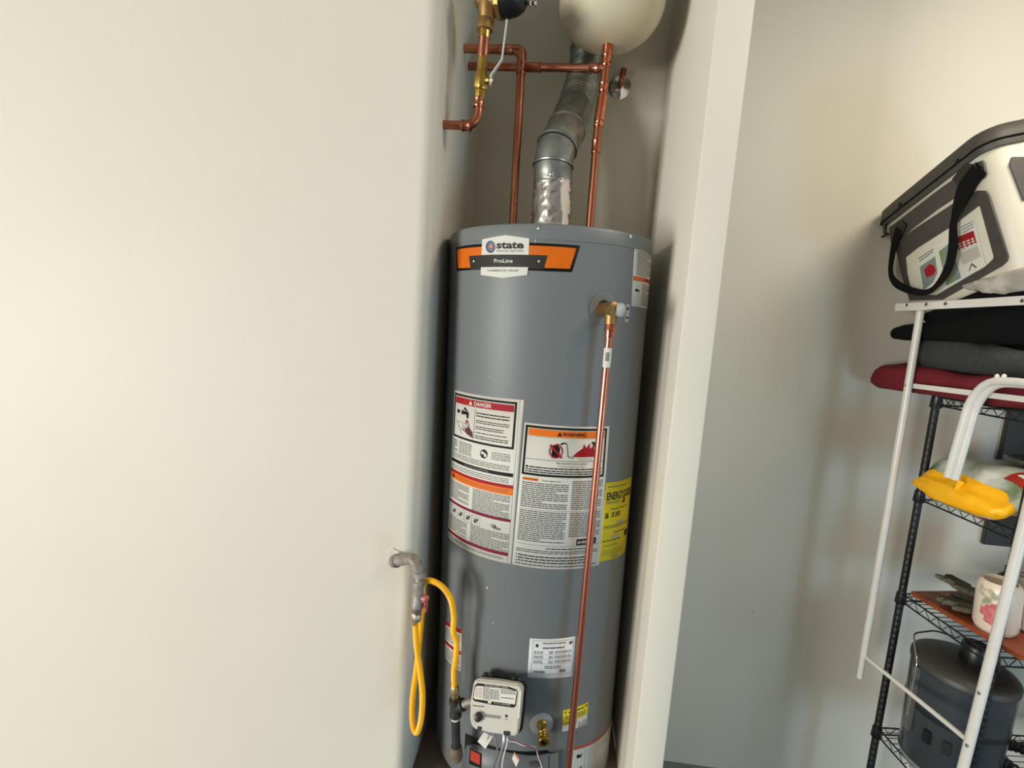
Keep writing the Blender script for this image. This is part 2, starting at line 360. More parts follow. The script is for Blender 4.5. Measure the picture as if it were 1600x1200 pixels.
# -- warning label (right)
Wl = Label('warning_label', [(820, 660), (952, 666), (936, 882), (800, 881)], desc='wide white flammable vapour warning sticker')
Wl.frame(.015, .012, .965, .35, .0055, INK); Wl.rect(.05, .032, .93, .078, INKO, 2); Wl.text('WARNING', .55, .055, .026, INK, 3, bold=.02); Wl.put([(.36, .069), (.41, .069), (.385, .04)], INK, 3)
Wl.rect(.05, .235, .93, .238, INKG, 2)
Wl.put([(.315, .14), (.33, .128), (.35, .128), (.36, .12), (.385, .12), (.385, .14), (.40, .148), (.40, .215), (.315, .215)], INK, 2)
Wl.disc(.36, .172, .0172, INKR, 3, 26, r2=.0142); Wl.put([(.285, .135), (.30, .125), (.435, .21), (.42, .22)], INKR, 3)
Wl.put([(.40, .118), (.44, .108), (.47, .115), (.47, .122), (.44, .117), (.41, .13)], INK, 2); Wl.put([(.47, .12), (.478, .12), (.50, .20), (.56, .215), (.56, .219), (.492, .206)], INKG, 2)
Wl.put([(.54, .205), (.60, .17), (.66, .145), (.67, .115), (.70, .145), (.74, .11), (.75, .15), (.80, .12), (.80, .15), (.85, .14), (.83, .17), (.86, .17), (.84, .19), (.86, .205)], INKR, 2)
Wl.disc(.81, .108, .0035, INK, 3); Wl.put([(.79, .125), (.76, .105), (.775, .098), (.80, .115), (.83, .118), (.85, .098), (.862, .104), (.84, .13), (.82, .145)], INK, 3)
Wl.text('Flammable Vapors', .70, .222, .013, INKG, 2)
Wl.text('FIRE AND EXPLOSION HAZARD', .55, .253, .011, INK, 2); Wl.text('Can result in serious injury or death', .55, .274, .012, INK, 2)
Wl.put([(.045, .297), (.085, .297), (.065, .28)], INK, 2); Wl.lines(.09, .284, .92, .298, 1, INK, .55, lay=2); Wl.lines(.05, .301, .92, .331, 2, INK, .48, lay=2)
Wl.rect(.03, .368, .20, .386, INKO); Wl.lines(.045, .371, .185, .383, 1, mat('ink_dark_orange', (150, 76, 20), .5), .7, lay=2); Wl.text('Protect against leaks', .34, .379, .014, INK, 2)
Wl.lines(.03, .395, .53, .575, 13, INKG, .5); Wl.lines(.57, .368, .96, .575, 15, INKG, .5)
Wl.rect(.03, .585, .96, .587, INKG); Wl.lines(.03, .592, .53, .815, 16, INKG, .5); Wl.lines(.57, .592, .96, .77, 13, INKG, .5)
Wl.rect(.67, .785, .92, .83, INK); Wl.text('AHRI', .735, .808, .022, LABW, 2); Wl.lines(.79, .802, .90, .815, 1, INKG, .7, lay=2)
Wl.rect(.03, .835, .96, .837, INKG); Wl.lines(.34, .849, .80, .861, 1, INK, .55); Wl.lines(.03, .868, .95, .895, 2, INKG, .5)
for v in (.915, .938, .96): Wl.put([(.03, v+.005), (.045, v+.005), (.0375, v-.006)], INK, 2); 
Wl.lines(.055, .908, .8, .968, 3, INK, .4); Wl.lines(.03, .972, .95, .99, 1, INKG, .5)
Wl.done()
# -- yellow energy label
Y = Label('energy_label', [(947, 754), (986.5, 744), (976, 861), (934, 878)], INKY, desc='yellow energy cost sticker')
Y.text('ENERGYGUIDE', .51, .175, .10, INK, 1, w=.92, bold=.03); Y.put([(.58, .22), (.64, .22), (.64, .26), (.69, .255), (.61, .30), (.53, .262), (.58, .262)], INK)
Y.lines(.05, .045, .7, .07, 1, INKG, .5); Y.lines(.04, .235, .45, .275, 2, INKG, .45); Y.text('Estimated Yearly Cost', .50, .345, .035, INK, 1, w=.6)
Y.text('$ 330', .28, .42, .075, INK, 1, w=.46, bold=.02)
Y.rect(.04, .555, .93, .563, INK); Y.rect(.42, .515, .66, .55, GREYP, 2); Y.lines(.04, .57, .9, .59, 1, INKG, .5); Y.lines(.35, .64, .85, .665, 1, INKG, .6)
Y.rect(.32, .69, .55, .73, GREYP, 2); Y.lines(.04, .735, .6, .755, 1, INK, .5); Y.lines(.1, .80, .5, .82, 1, INKG, .5); Y.rect(.80, .68, .97, .755, INK)
Y.lines(.05, .865, .8, .94, 4, mat('ink_olive', (150, 140, 30), .5), .4); Y.lines(.3, .955, .6, .975, 1, INKG, .5)
Y.done()
# -- small label upper right
T = Label('hazard_label', [(991, 386), (1018.6, 396), (1011.5, 484), (985.5, 479)], desc='narrow white sticker with orange stripe near the top')
T.frame(0, 0, 1, 1, .0008, INKG); T.lines(.1, .04, .93, .46, 15, INKG, .45); T.rect(.01, .475, .99, .555, mat('ink_burnt_orange', (200, 88, 28), .5)); T.lines(.4, .50, .8, .53, 1, INK, .7, lay=2)
T.lines(.35, .58, .93, .96, 12, INKG, .45); T.disc(.14, .71, .005, INK, 1, 5); T.rect(.1, .70, .24, .73, INK, 2)
T.done()
# -- small label left
S = Label('instruction_label', [(696, 967), (722.5, 982), (721, 1051), (695.5, 1027)], desc='small white and red sticker behind the yellow hose')
S.frame(0, 0, 1, 1, .0008, INK); S.rect(.03, .015, .97, .12, INKR); S.lines(.08, .16, .92, .48, 7, INKG, .45); S.rect(.03, .52, .97, .61, INKR); S.lines(.08, .65, .92, .95, 6, INKG, .45); S.done()
# -- rating plate
D = Label('rating_plate', [(828, 997), (899, 994), (894, 1056), (824, 1057.5)], mat('plate_white', (214, 216, 216), .4), desc='white printed rating plate')
D.frame(.07, .05, .97, .9, .0006, INKG)
D.put([(.16+.05*(1 if k % 2 == 0 else .42)*math.sin(k*math.pi/5), .17-.07*(1 if k % 2 == 0 else .42)*math.cos(k*math.pi/5)) for k in range(10)], INK)
D.lines(.28, .09, .78, .13, 1, INKG, .6); D.lines(.28, .2, .75, .25, 1, INKG, .7); D.disc(.9, .13, .0048, INK, 1); D.text('CC', .9, .13, .06, LABW, 2)
for v in (.3, .42, .54): D.rect(.08, v+.09, .95, v+.095, INKG); D.lines(.1, v, .3, v+.08, 2, INKG, .5); D.lines(.42, v, .52, v+.08, 2, INKG, .5); D.lines(.55, v, .93, v+.07, 2, INKG, .5)
D.lines(.35, .67, .7, .76, 2, INKG, .5)
for i in range(14): D.rect(.11+i*.018, .81, .11+i*.018+random.choice((.006, .011)), .87, INK)
for i in range(8): D.rect(.68+i*.018, .78, .68+i*.018+random.choice((.006, .011)), .86, INK)
D.done()
# -- small yellow label low right
Q = Label('caution_label', [(880, 1110), (919.5, 1096), (916, 1131), (877.5, 1143)], INKY, desc='small yellow and white caution sticker')
Q.rect(0, .72, 1, 1, LABW); Q.rect(.55, .55, 1, 1, LABW, 1); Q.put([(.05, .15), (.12, .15), (.085, .03)], INK); Q.put([(.86, .15), (.95, .15), (.905, .03)], INK); Q.lines(.2, .1, .8, .2, 1, INK, .5); Q.lines(.08, .28, .9, .5, 3, INKG, .5); Q.lines(.08, .55, .5, .68, 2, INKG, .5); Q.done()
# -- bottom wrap label
G = Label('lower_wrap_label', [(894, 1167), (958, 1118), (950, 1185), (889, 1245)], mat('label_dusty', (190, 188, 180), .5), desc='white wrap label with red top line at the tank foot')
G.rect(0, 0, 1, .06, mat('ink_brick', (160, 50, 44), .5)); G.rect(.2, .12, .203, .98, INKG); G.lines(.25, .14, .95, .95, 14, mat('ink_faint', (166, 164, 156), .5), .4)
G.put([(.06, .2), (.1, .16), (.12, .2), (.16, .17), (.14, .24), (.09, .25)], INK); G.put([(.05, .5), (.09, .44), (.11, .48), (.16, .42), (.15, .52), (.08, .55)], INK); G.put([(.05, .8), (.1, .74), (.15, .84)], INK); G.done()
# paint chips and screws on the cap
for q in ((842, 357), (985, 370)):
    p = cyl_hit(q[0], q[1], R+.001); d = Vector((p.x, p.y, 0)).normalized()
    mb = MB(); mb.lathe([(-.001, .0045), (.0015, .0042), (.003, .002), (.0032, 0)], p, d, 6); mb.lathe([(.002, .0018), (.0045, .001)], p+Vector((0, 0, .004)), d, 6); mb.build('cap_screw', STEEL, WH, local=True)
for (x, y, w, h) in ((845, 367, .0012, .012), (836, 377, .0008, .010), (761, 918, .002, .007), (770, 973, .001, .006), (763, 588, .001, .004)):
    s_, z_ = sz(x, y); decal('paint_chip', [[(s_-w, z_-h/2), (s_+w, z_-h*.3), (s_+w*1.8, z_+h/2), (s_, z_+h*.4)]], LABW, .0006)

# -- temperature relief valve
p = cyl_hit(943, 481, R); d = Vector((p.x, p.y, 0)).normalized()
MB().lathe([(.0, .037), (.0012, .037), (.0016, .035), (.0016, .018)], p, d, 40, caps=False).build('valve_escutcheon', mat('clear_grey_plastic', (108, 112, 112), .4), WH, local=True)
MB().lathe([(.0, .017), (.002, .017)], p+d*.0008, d, 32).build('valve_hole', BLACKP, WH, local=True)
PX, PY = None, None
pc = L(plane_hit(955.5, 484, MT @ (p+d*.040), (MT.to_3x3() @ d)))
RV = MB(); RV.lathe([(-.045, .0155), (-.012, .0165), (-.01, .018), (.010, .018), (.013, .014)], pc, d, 24); RV.lathe([(0, .0155), (.022, .0145), (.032, .0140), (.033, .010)], pc, (0, 0, -1), 24)
rv = RV.build('relief_valve', BRASS, WH, local=True)
sd = Vector((-d.y, d.x, 0))            # rightwards along the tank
MB().lathe([(.010, .0155), (.018, .0165), (.024, .0160), (.030, .010), (.031, .003)], pc, (d*.55+sd*.85).normalized(), 24).build('valve_bonnet', GREYP, rv, local=True)
lv = pc+(d*.55+sd*.85).normalized()*.035
tl = MB().box(lv+Vector((0, 0, -.006)), (.0035, .011, .040), Matrix.Rotation(math.atan2(d.y, d.x)+.15, 3, 'Z')).build('test_lever', STEEL, rv, local=True, bevel=.0012)
for dz in (.004, -.016): MB().lathe([(0, .003), (.0004, .003)], lv+d*.0019+Vector((0, 0, dz)), d+sd*.15, 12).build('lever_hole', INK, tl, local=True)

# -- gas control
GT = thing  # alias
gc0 = cyl_hit(775, 1103, R+.075); gth = math.atan2(gc0.x, -gc0.y)
gn = Vector((math.sin(gth), -math.cos(gth), 0)); gr = Vector((math.cos(gth), math.sin(gth), 0)); gu = Vector((0, 0, 1))
a = math.radians(-4); gr, gu = gr*math.cos(a)+gu*math.sin(a), gu*math.cos(a)-gr*math.sin(a)
ti = math.radians(26); gn, gu = gn*math.cos(ti)+gu*math.sin(ti), gu*math.cos(ti)-gn*math.sin(ti)
def GP(x, y, z): return gc0+gr*x+gu*y+gn*z
def gpx(px, py, dz=0.):      # pixel -> face coordinates
    n_w = MT.to_3x3() @ gn; q = L(plane_hit(px, py, MT @ (gc0+gn*dz), n_w))-gc0; return (q.dot(gr), q.dot(gu))
def gprism(poly, z0, z1): return MB().prism(poly, gc0+gn*z0, gr, gu, z1-z0)
def rrect(x0, y0, x1, y1, r, n=4):
    out = []
    for cx, cy, s in ((x1-r, y1-r, 0), (x0+r, y1-r, 1), (x0+r, y0+r, 2), (x1-r, y0+r, 3)):
        out += [(cx+r*math.cos((s+t/n)*math.pi/2), cy+r*math.sin((s+t/n)*math.pi/2)) for t in range(n+1)]
    return out
gk = 160/1200
def gq(x, y): return gpx(700+x*gk, 1040+y*gk)
outline = [gq(*q) for q in ((330, 158), (600, 185), (830, 222), (862, 250), (872, 300), (848, 560), (822, 790), (800, 822), (770, 828), (480, 790), (300, 742), (268, 690), (256, 600), (262, 420), (300, 190))]
gv = gprism(outline, -.030, 0).build('gas_control', LGREYP, WH, local=True, bevel=.004, bseg=3)
gv['label'] = 'light grey gas control box with status panel and black knob'
ex = [(x*1.05+.002, y*1.0-.002) for x, y in outline]
gprism(ex, -.052, -.026).build('control_back', BLACKP, gv, local=True, bevel=.006)
for x, y in ((400, 130), (470, 125), (740, 170), (820, 178)):
    q = gq(x, y); MB().lathe([(-.042, .006), (-.026, .006), (-.024, .004)], GP(q[0], q[1]-.004, 0), gn, 12).build('control_screw', IRON, gv, local=True)
def gface(name, poly, m, off): return gprism([gq(*q) for q in poly], .0, off).build(name, m, gv, local=True)
gface('status_panel', [(345, 205), (700, 245), (800, 280), (818, 310), (795, 470), (770, 492), (500, 455), (310, 415), (290, 390), (310, 240)], INK, .0006)
gface('status_card', [(350, 235), (700, 272), (808, 300), (785, 455), (515, 418), (310, 390), (300, 375), (318, 250)], LABW, .0009)
gface('status_note', [(470, 415), (510, 420), (507, 444), (467, 440)], LABW, .0009)
def gtext(name, t, q0, q1, hgt, m, off):
    P, asp = text_polys(t, .01); mb = MB(); p0, p1 = Vector(gq(*q0)), Vector(gq(*q1)); dr = p1-p0; nr = Vector((-dr.y, dr.x)).normalized()*hgt
    for q in P: mb.add([GP(*(p0+dr*x+nr*y), off) for x, y in q], [tuple(range(len(q)))])
    mb.build(name, m, gv, local=True)['kind'] = 'stuff'
gtext('status_title', 'STATUS LIGHT CODE', (430, 232), (698, 262), .0026, LABW, .0009)
gtext('outlet_text', '5" w.c. OUTLET', (540, 444), (735, 470), .0026, LABW, .0009)
def glines(name, x0, y0, x1, y1, n, m, slope=.11, off=.0012):
    mb = MB(); pv = (y1-y0)/n
    for i in range(n):
        x = x0
        while x < x1:
            e = min(x+random.uniform(15, 45), x1); yy = y0+pv*i+slope*(x-x0)
            mb.add([GP(*gq(a_, b_), off) for a_, b_ in ((x, yy), (e, yy+slope*(e-x)), (e, yy+pv*.5+slope*(e-x)), (x, yy+pv*.5))], [(0, 1, 2, 3)]); x = e+6
    mb.build(name, m, gv, local=True)['kind'] = 'stuff'
glines('card_print', 410, 250, 490, 395, 10, INKG); glines('card_print', 495, 275, 600, 395, 8, INKG); glines('card_print', 620, 275, 795, 330, 4, INKG); glines('card_print', 325, 258, 350, 370, 5, mat('ink_pink', (170, 130, 126), .5)); glines('card_print', 365, 262, 395, 380, 5, MATS['ink_pink'])
glines('card_print', 625, 368, 775, 385, 1, INK); glines('face_print', 290, 462, 425, 482, 1, INKG); glines('face_print', 440, 570, 620, 610, 2, INKG, .12); glines('face_print', 668, 625, 702, 636, 1, INKG)
q = gq(358, 597); kb = MB().lathe([(-.004, .0104), (.006, .0102), (.010, .0092), (.011, .005)], GP(q[0], q[1], 0), gn, 28).build('dial_knob', BLACKP, gv, local=True)
for i in range(9):
    t = math.radians(-40+i*32); c = GP(q[0]+.0136*math.cos(t), q[1]+.0136*math.sin(t), .0004)
    MB().box(c, (.0024, .0006, .0006), Matrix((gr, gu, gn)).transposed() @ Matrix.Rotation(t, 3, 'Z')).build('dial_mark', INK, gv, local=True)
q = gq(684, 590); MB().lathe([(-.002, .0030), (.0008, .0030), (.0008, .0015)], GP(q[0], q[1], 0), gn, 18).build('status_light', INK, gv, local=True)
gface('socket', [(348, 712), (395, 718), (390, 765), (343, 752)], BLACKP, .0015); gface('socket', [(655, 765), (730, 772), (722, 822), (650, 812)], BLACKP, .0015)
gface('label_seam', [(835, 300), (862, 300), (835, 620), (815, 610)], LABW, .0005)
# hanging tag, wires
def gp3(x, y, out): q = gpx(700+x*gk, 1040+y*gk, out); return GP(q[0], q[1], out)
def plate(name, pts, out, m, th=.0008):
    P = [gp3(x, y, out) for x, y in pts]; n = (P[1]-P[0]).cross(P[2]-P[0]).normalized()*th
    mb = MB(); k_ = len(P); mb.add(P+[p_+n for p_ in P], [tuple(range(k_)), tuple(range(k_, 2*k_))]+[(i, (i+1) % k_, k_+(i+1) % k_, k_+i) for i in range(k_)]); return mb.build(name, m, WH, local=True)
tg = plate('hanging_tag', [(420, 780), (525, 830), (438, 978), (345, 890)], -.01, LABW); tg['label'] = 'small white paper tag hanging under the gas control'
glb = MB()
for i in range(5): glb.add([gp3(x, y, -.0078) for x, y in ((428-i*3+40, 805+i*14), (490-i*10, 835+i*14), (487-i*10, 841+i*14), (425-i*3+40, 811+i*14))], [(0, 1, 2, 3)])
glb.build('tag_print', INKG, tg, local=True)
def gwire(name, pts, r_, m): return MB().tube(spline([gp3(*q) for q in pts], 5), r_, 8).build(name, m, WH, local=True)
gwire('sensor_tube', [(535, 770, -.012), (560, 880, -.012), (580, 990, -.02), (565, 1080, -.03), (530, 1200, -.05), (520, 1330, -.07)], .0026, mat('tube_grey', (150, 150, 148), .35, .6))
gwire('sensor_tube', [(655, 800, -.012), (650, 900, -.012), (630, 1000, -.018), (605, 1120, -.03), (590, 1250, -.05), (585, 1340, -.07)], .0036, MATS['tube_grey'])
gwire('igniter_wire', [(690, 850, -.012), (690, 920, -.012), (665, 1010, -.02), (640, 1120, -.03), (630, 1250, -.05), (628, 1340, -.07)], .0016, LABW)
gwire('sensor_wire', [(695, 830, -.012), (715, 880, -.012), (790, 895, -.02), (880, 935, -.03), (970, 940, -.05), (1030, 970, -.06), (1055, 1060, -.07), (1095, 1180, -.08), (1110, 1320, -.09)], .0013, LABW)
gwire('sensor_wire', [(700, 835, -.013), (722, 872, -.013), (795, 886, -.021), (885, 928, -.031), (975, 946, -.05), (1035, 980, -.06), (1062, 1060, -.07), (1088, 1180, -.08), (1100, 1320, -.09)], .0012, mat('wire_red', (140, 40, 50), .4))
sw = plate('wire_flag', [(780, 1015), (838, 1095), (800, 1190), (748, 1090)], -.03, LABW); 
mbf = MB(); mbf.add([gp3(x, y, -.0285) for x, y in ((780, 1015), (838, 1095), (832, 1112), (776, 1040))], [(0, 1, 2, 3)]); mbf.build('flag_stripe', mat('flag_red', (196, 84, 66), .5), sw, local=True)
# burner door
def T2(*pts): return PZ([(700+x*gk, 1040+y*gk) for x, y in pts])
decal('burner_opening', [T2((205, 790), (260, 815), (360, 860), (500, 935), (700, 985), (900, 1005), (1150, 985), (1195, 1010), (1195, 1500), (170, 1500))], BLACKP, .0006)
dr_ = decal('burner_door', [T2((235, 920), (330, 905), (480, 955), (640, 990), (800, 1020), (1000, 1040), (1190, 1015), (1195, 1500), (200, 1500), (170, 1080))], TANKD, .006)
md = dr_.modifiers.new('thickness', 'SOLIDIFY'); md.thickness = .005; md.offset = -1
decal('door_plate', [T2((275, 940), (410, 1010), (405, 1180), (262, 1130))], INK, .0068, dr_); decal('door_sticker', [T2((288, 962), (392, 1015), (388, 1140), (280, 1082))], mat('sticker_red', (176, 52, 34), .5), .0074, dr_)
p = cyl_hit(700+1000*gk, 1040+1170*gk, R+.012); MB().box(p, (.02, .012, .016), Matrix.Rotation(math.atan2(p.x, -p.y), 3, 'Z')).build('door_bracket', GALV, dr_, local=True, bevel=.002)
br = decal('side_bracket', [PZ([(858, 1174), (871, 1171), (869, 1240), (856, 1240)])[:]], TANKM, .008)
# drain valve
p = cyl_hit(846, 1130, R); d = Vector((p.x, p.y, 0)).normalized()
MB().lathe([(0, .031), (.0015, .031), (.002, .029), (.002, .0)], p, d, 40).build('drain_escutcheon', mat('grey_plastic_disc', (140, 145, 148), .45), WH, local=True)
dv = MB(); dv.lathe([(0, .013), (.006, .013), (.007, .0105), (.020, .0105), (.024, .012), (.030, .011), (.034, .006)], p, d, 20)
dn = (Vector((0.02, 0, -.12))+d).normalized(); o_ = p+d*.014+Vector((0, 0, -.014))
dv.lathe([(0, .0105), (.012, .0105), (.0135, .0105), (.015, .0155), (.026, .0155), (.027, .0145), (.027, .0090), (.015, .0088)], o_, dn, 24, caps=False)
dvo = dv.build('drain_valve', BRASSB, WH, local=True)
MB().lathe([(0, .0088), (.019, .0088)], o_, dn, 18).build('drain_bore', BLACKP, dvo, local=True)
MB().lathe([(0, .006), (.010, .006), (.012, .004)], p+d*.024+Vector((.003, 0, .006)), (d+Vector((.35, 0, .9))).normalized(), 12).build('drain_stem', BRASS, dvo, local=True)

# ------------------------------------------------------------------ copper discharge pipe
pw = MT @ (pc+Vector((0, 0, -.02)))
DP = thing('discharge_pipe', 'thin pinkish copper discharge pipe running down the front of the tank', 'pipe', Vector((pw.x, pw.y, ZP)))
bt = atY(889, 1190, pw.y); bdir = (bt-pw).normalized(); end = pw+bdir*((pw.z-ZP-.03)/-bdir.z)
MB().tube([pw, end], .0087, 20).build('pipe', COPPERD, DP)
mb = MB(); mb.lathe([(.0, .0118), (.022, .0118), (.024, .0130), (.027, .0130), (.028, .0112), (.042, .0112), (.043, .008)], pw, bdir, 24); mb.build('coupling', COPPERB, DP)
c = pw+bdir*.088; mb = MB(); mb.lathe([(-.022, .0090), (.022, .0090)], c, bdir, 24); st = mb.build('sticker', LABW, DP)
mb = MB(); tv = (CAMP-c).normalized(); tv = (tv-bdir*tv.dot(bdir)).normalized(); sv = bdir.cross(tv)
for i in range(9):
    z_ = -.012+i*.0022
    for a_ in (-.5, -.17, .17):
        mb.add([c+bdir*(z_+dz)+(tv*math.cos(t)+sv*math.sin(t))*.0093 for dz, t in ((0, a_), (0, a_+.3), (.0014, a_+.3), (.0014, a_))], [(0, 1, 2, 3)])
mb.build('barcode', INK, st)

# ------------------------------------------------------------------ gas supply
SV = thing('gas_shutoff', 'grey iron gas shutoff valve with red lever on the cream wall', 'valve', atY(618, 872, YF))
g0 = atY(618, 871, YF); YV = YF-.065
e1 = atY(650, 880, YV); v1 = atY(655, 905, YV); v2 = atY(652, 948, YV); v3 = atY(650, 976, YV)
e0 = Vector((g0.x+.004, YV, e1.z+.006))
mb = MB(); mb.tube([g0+Vector((0, .01, 0)), g0+Vector((.004, -.022, 0))], .0115, 18); mb.build('wall_nipple', GREYIRON, SV)
p0, p1, p2 = g0+Vector((.004, -.018, 0)), Vector((e1.x-.004, YV, e1.z+.012)), v1
mb = MB(); path = fillet([p0, p1, v1+Vector((0, 0, .012))], .03, 8); mb.tube(path, .0135, 20)
mb.tube([p0, p0+(p1-p0).normalized()*.012], .0165, 20); mb.tube([v1+Vector((0, 0, .022)), v1+Vector((0, 0, .010))], .0168, 20); mb.build('elbow', GREYIRON, SV)
dvn = (v2-v1).normalized(); ln = (v2-v1).length
vb = MB().lathe([(-.014, .0105), (.004, .0105), (.006, .0135), (.014, .0145), (.02, .013), (ln-.02, .013), (ln-.014, .0155), (ln, .0155), (ln+.001, .012)], v1, dvn, 20).build('valve_body', GREYIRON, SV)
mb = MB().lathe([(ln, .0125), (ln+.014, .0125), (ln+.016, .010), (ln+.018, .0118), (ln+.036, .0118), (ln+.038, .009)], v1, dvn, 6); mb.build('hex_fitting', mat('dull_nickel', (170, 150, 128), .35, 1., var=.2, vscale=60), SV)
hc = v1+dvn*(ln*.62); sx = Vector((1, -.35, 0)).normalized()
mb = MB().lathe([(.008, .006), (.02, .006), (.021, .004)], hc, sx, 14); mb.build('valve_stem', GREYIRON, SV)
MB().lathe([(.017, .010), (.020, .0105), (.026, .009), (.028, .004)], hc, sx, 16).build('lever_hub', REDP, SV)
MB().box(hc+sx*.024+Vector((.0, 0, -.018)), (.007, .010, .03)).build('lever', REDP, SV, bevel=.002)
mb = MB()
for i in range(14):
    a_ = i/14*2*math.pi; rr = .015+.008*random.random()
    q0 = g0+Vector((math.cos(a_)*rr-.003, 0, math.sin(a_)*rr*1.2)); mb.v.append(q0); mb.v.append(q0*1.0+Vector((0, -.002-.003*random.random(), 0)))
n = 14; mb.v.append(g0+Vector((0, -.004, 0)))
for i in range(n): j = (i+1) % n; mb.f += [(2*i, 2*j, 2*j+1, 2*i+1), (2*i+1, 2*j+1, 2*n)]
mb.build('caulk_ring', CAULK, SV)
# tee and drip leg
tw = MT @ cyl_hit(711, 1104, R+.062); YT = tw.y
def TP(px, py): return atY(px, py, YT)
DL = thing('gas_drip_leg', 'black iron gas tee with drip leg and rusty cap beside the control', 'pipe fitting', Vector((tw.x, tw.y, ZP)))
tp, tb = TP(711, 1094), TP(712, 1120); ax = (tb-tp).normalized(); cap = TP(713, 1172)
mb = MB().lathe([(-.004, .0150), (0, .0155), (.010, .0155), (.012, .0138), (.032, .0138), (.034, .0155), (.044, .0155), (.045, .012)], tp, ax, 24)
gsd = (MT @ GP(-.04, 0, -.03)); tc_ = tp+ax*.020; bd = (gsd-tc_).normalized()
mb.lathe([(0, .013), (.018, .013), (.02, .0152), (.028, .0152), (.029, .011)], tc_, bd, 24); mb.build('tee', IRON, DL)
MB().tube([tc_+bd*.026, gsd], .0105, 18).build('nipple', GREYIRON, DL)
MB().tube([tp+ax*.04, cap], .0112, 20).build('drip_leg', IRON, DL)
MB().lathe([(-.012, .0135), (.0, .016), (.018, .016), (.028, .012), (.03, .004)], cap, ax, 20).build('cap', RUST, DL)
MB().tube([tp+ax*.043, tp+ax*.052], .0125, 16).build('tape', CAULK, DL)
ft = MB().lathe([(-.040, .0085), (-.036, .0108), (-.018, .0112), (-.017, .0095), (-.014, .0095), (-.013, .0118), (-.002, .0118), (.002, .01)], tp, ax, 6); ft.build('flare_fitting', mat('fitting_brass', (196, 178, 136), .32, 1., var=.15, vscale=60), DL)
# yellow hose
HP = [(649, 976, YV), (650, 1000, YV), (652, 1019, YV), (657, 1054, YV-.004), (660, 1087, YV-.008), (658, 1123, YV-.008), (652, 1144, YV), (646, 1137, YV+.012), (644, 1115, YV+.02), (645, 1087, YV+.026), (650, 1049, YV+.032), (655, 1005, YV+.036), (658, 970, YV+.038), (660, 935, YV+.036), (661, 914, YV+.028), (671, 907, YV+.015)]
HQ = [(690, 916), (704, 936), (709, 964), (708, 986), (713, 1003), (712, 1027), (709, 1046), (709, 1060), (709.5, 1073)]
hp = [atY(*q) for q in HP]+[atY(x, y, YV+(YT-YV)*min(1, (i+1.5)/6)) for i, (x, y) in enumerate(HQ)]
HO = thing('gas_hose', 'yellow coated gas connector hose looping from the wall valve', 'hose', hp[6])
sp = spline(hp, 10); dense = []; acc = 0
for i in range(len(sp)-1):
    a_, b_ = sp[i], sp[i+1]; n = max(1, int((b_-a_).length/.0009))
    dense += [a_.lerp(b_, j/n) for j in range(n)]
mb = MB().tube(dense, [.0072+.0005*math.sin(i*2*math.pi/4) for i in range(len(dense))], 14); mb.build('hose_sleeve', YELLOW, HO)

# ------------------------------------------------------------------ vent pipe
ztop = (MT @ Vector((0, 0, HT))).z
def V3(x, y, Y): return atY(x, y, Y)
VP = thing('vent_pipe', 'galvanised metal flue pipe bending up from the tank top', 'vent pipe', MT @ Vector((0, 0, HT)))
vr = .0515
path = [MT @ Vector((0, 0, HT-.004)), V3(864, 290, 1.40), V3(864, 262, 1.40), V3(870, 232, 1.41), V3(884, 205, 1.455), V3(897, 170, 1.52), V3(906, 140, 1.575), V3(914, 108, 1.61), V3(917, 80, 1.625), V3(920, 40, 1.63), V3(926, -60, 1.63)]
t0 = path[0]
MB().lathe([(-.006, .062), (.004, .062), (.014, .058), (.03, .0545)], t0+Vector((0, 0, .004)), (V3(864, 290, 1.4)-t0), 40).build('draft_collar', GALV, VP)
def seg(name, i0, i1, m, r0, r1=None, bead=True, rings=0):
    pts = spline(path, 12)[i0*12:i1*12+1]; n = len(pts); rs = [r0+(r1-r0 if r1 else 0)*i/(n-1) for i in range(n)]
    if rings: 
        pts = [pts[0].lerp(pts[0], 0)]+[p_ for p_ in pts[1:]]; P2 = []
        for i in range(n-1): P2 += [pts[i].lerp(pts[i+1], j/3) for j in range(3)]
        pts = P2; rs = [r0+.0016*math.sin(i*1.25) for i in range(len(pts))]
    mb = MB().tube(pts, rs, 36, caps=False)
    if bead:
        d_ = (pts[1]-pts[0]).normalized(); mb.lathe([(-.004, r0), (-.003, r0+.003), (0, r0+.0042), (.003, r0+.003), (.004, r0)], pts[0]+d_*.004, d_, 36, caps=False)
    return mb.build(name, m, VP)
pts = spline([t0+Vector((0, 0, .012)), t0.lerp(path[1], .5), path[1], path[1].lerp(path[2], .15)], 14)
mb = MB(); seg_n = 48; vv = []; 
for i, p_ in enumerate(pts):
    rr = .0555-.003*i/len(pts)
    for k_ in range(seg_n):
        a_ = 2*math.pi*k_/seg_n; q = Vector((math.cos(a_), math.sin(a_), 0)); nz = noise.noise(Vector((q.x*3, q.y*3, i*.28)))*.0022+noise.noise(Vector((q.x*7, q.y*7, i*.55)))*.003
        vv.append(p_+q*(rr+nz))
mb.add(vv, [(i*seg_n+k_, i*seg_n+(k_+1) % seg_n, (i+1)*seg_n+(k_+1) % seg_n, (i+1)*seg_n+k_) for i in range(len(pts)-1) for k_ in range(seg_n)])
ft_ = mb.build('foil_tape', FOIL, VP, ang=180); ft_['label'] = 'crumpled shiny foil tape'
seg('elbow_section', 1, 2, GALV, vr+.001, bead=False); seg('elbow_section', 2, 3, GALV, vr+.002); seg('elbow_section', 3, 4, GALV, vr+.003); seg('elbow_section', 4, 5, GALV, vr+.001)
seg('flexible_section', 5, 8, GALV, vr-.002, rings=1, bead=False); seg('upper_section', 8, 10, GALV, vr-.002)
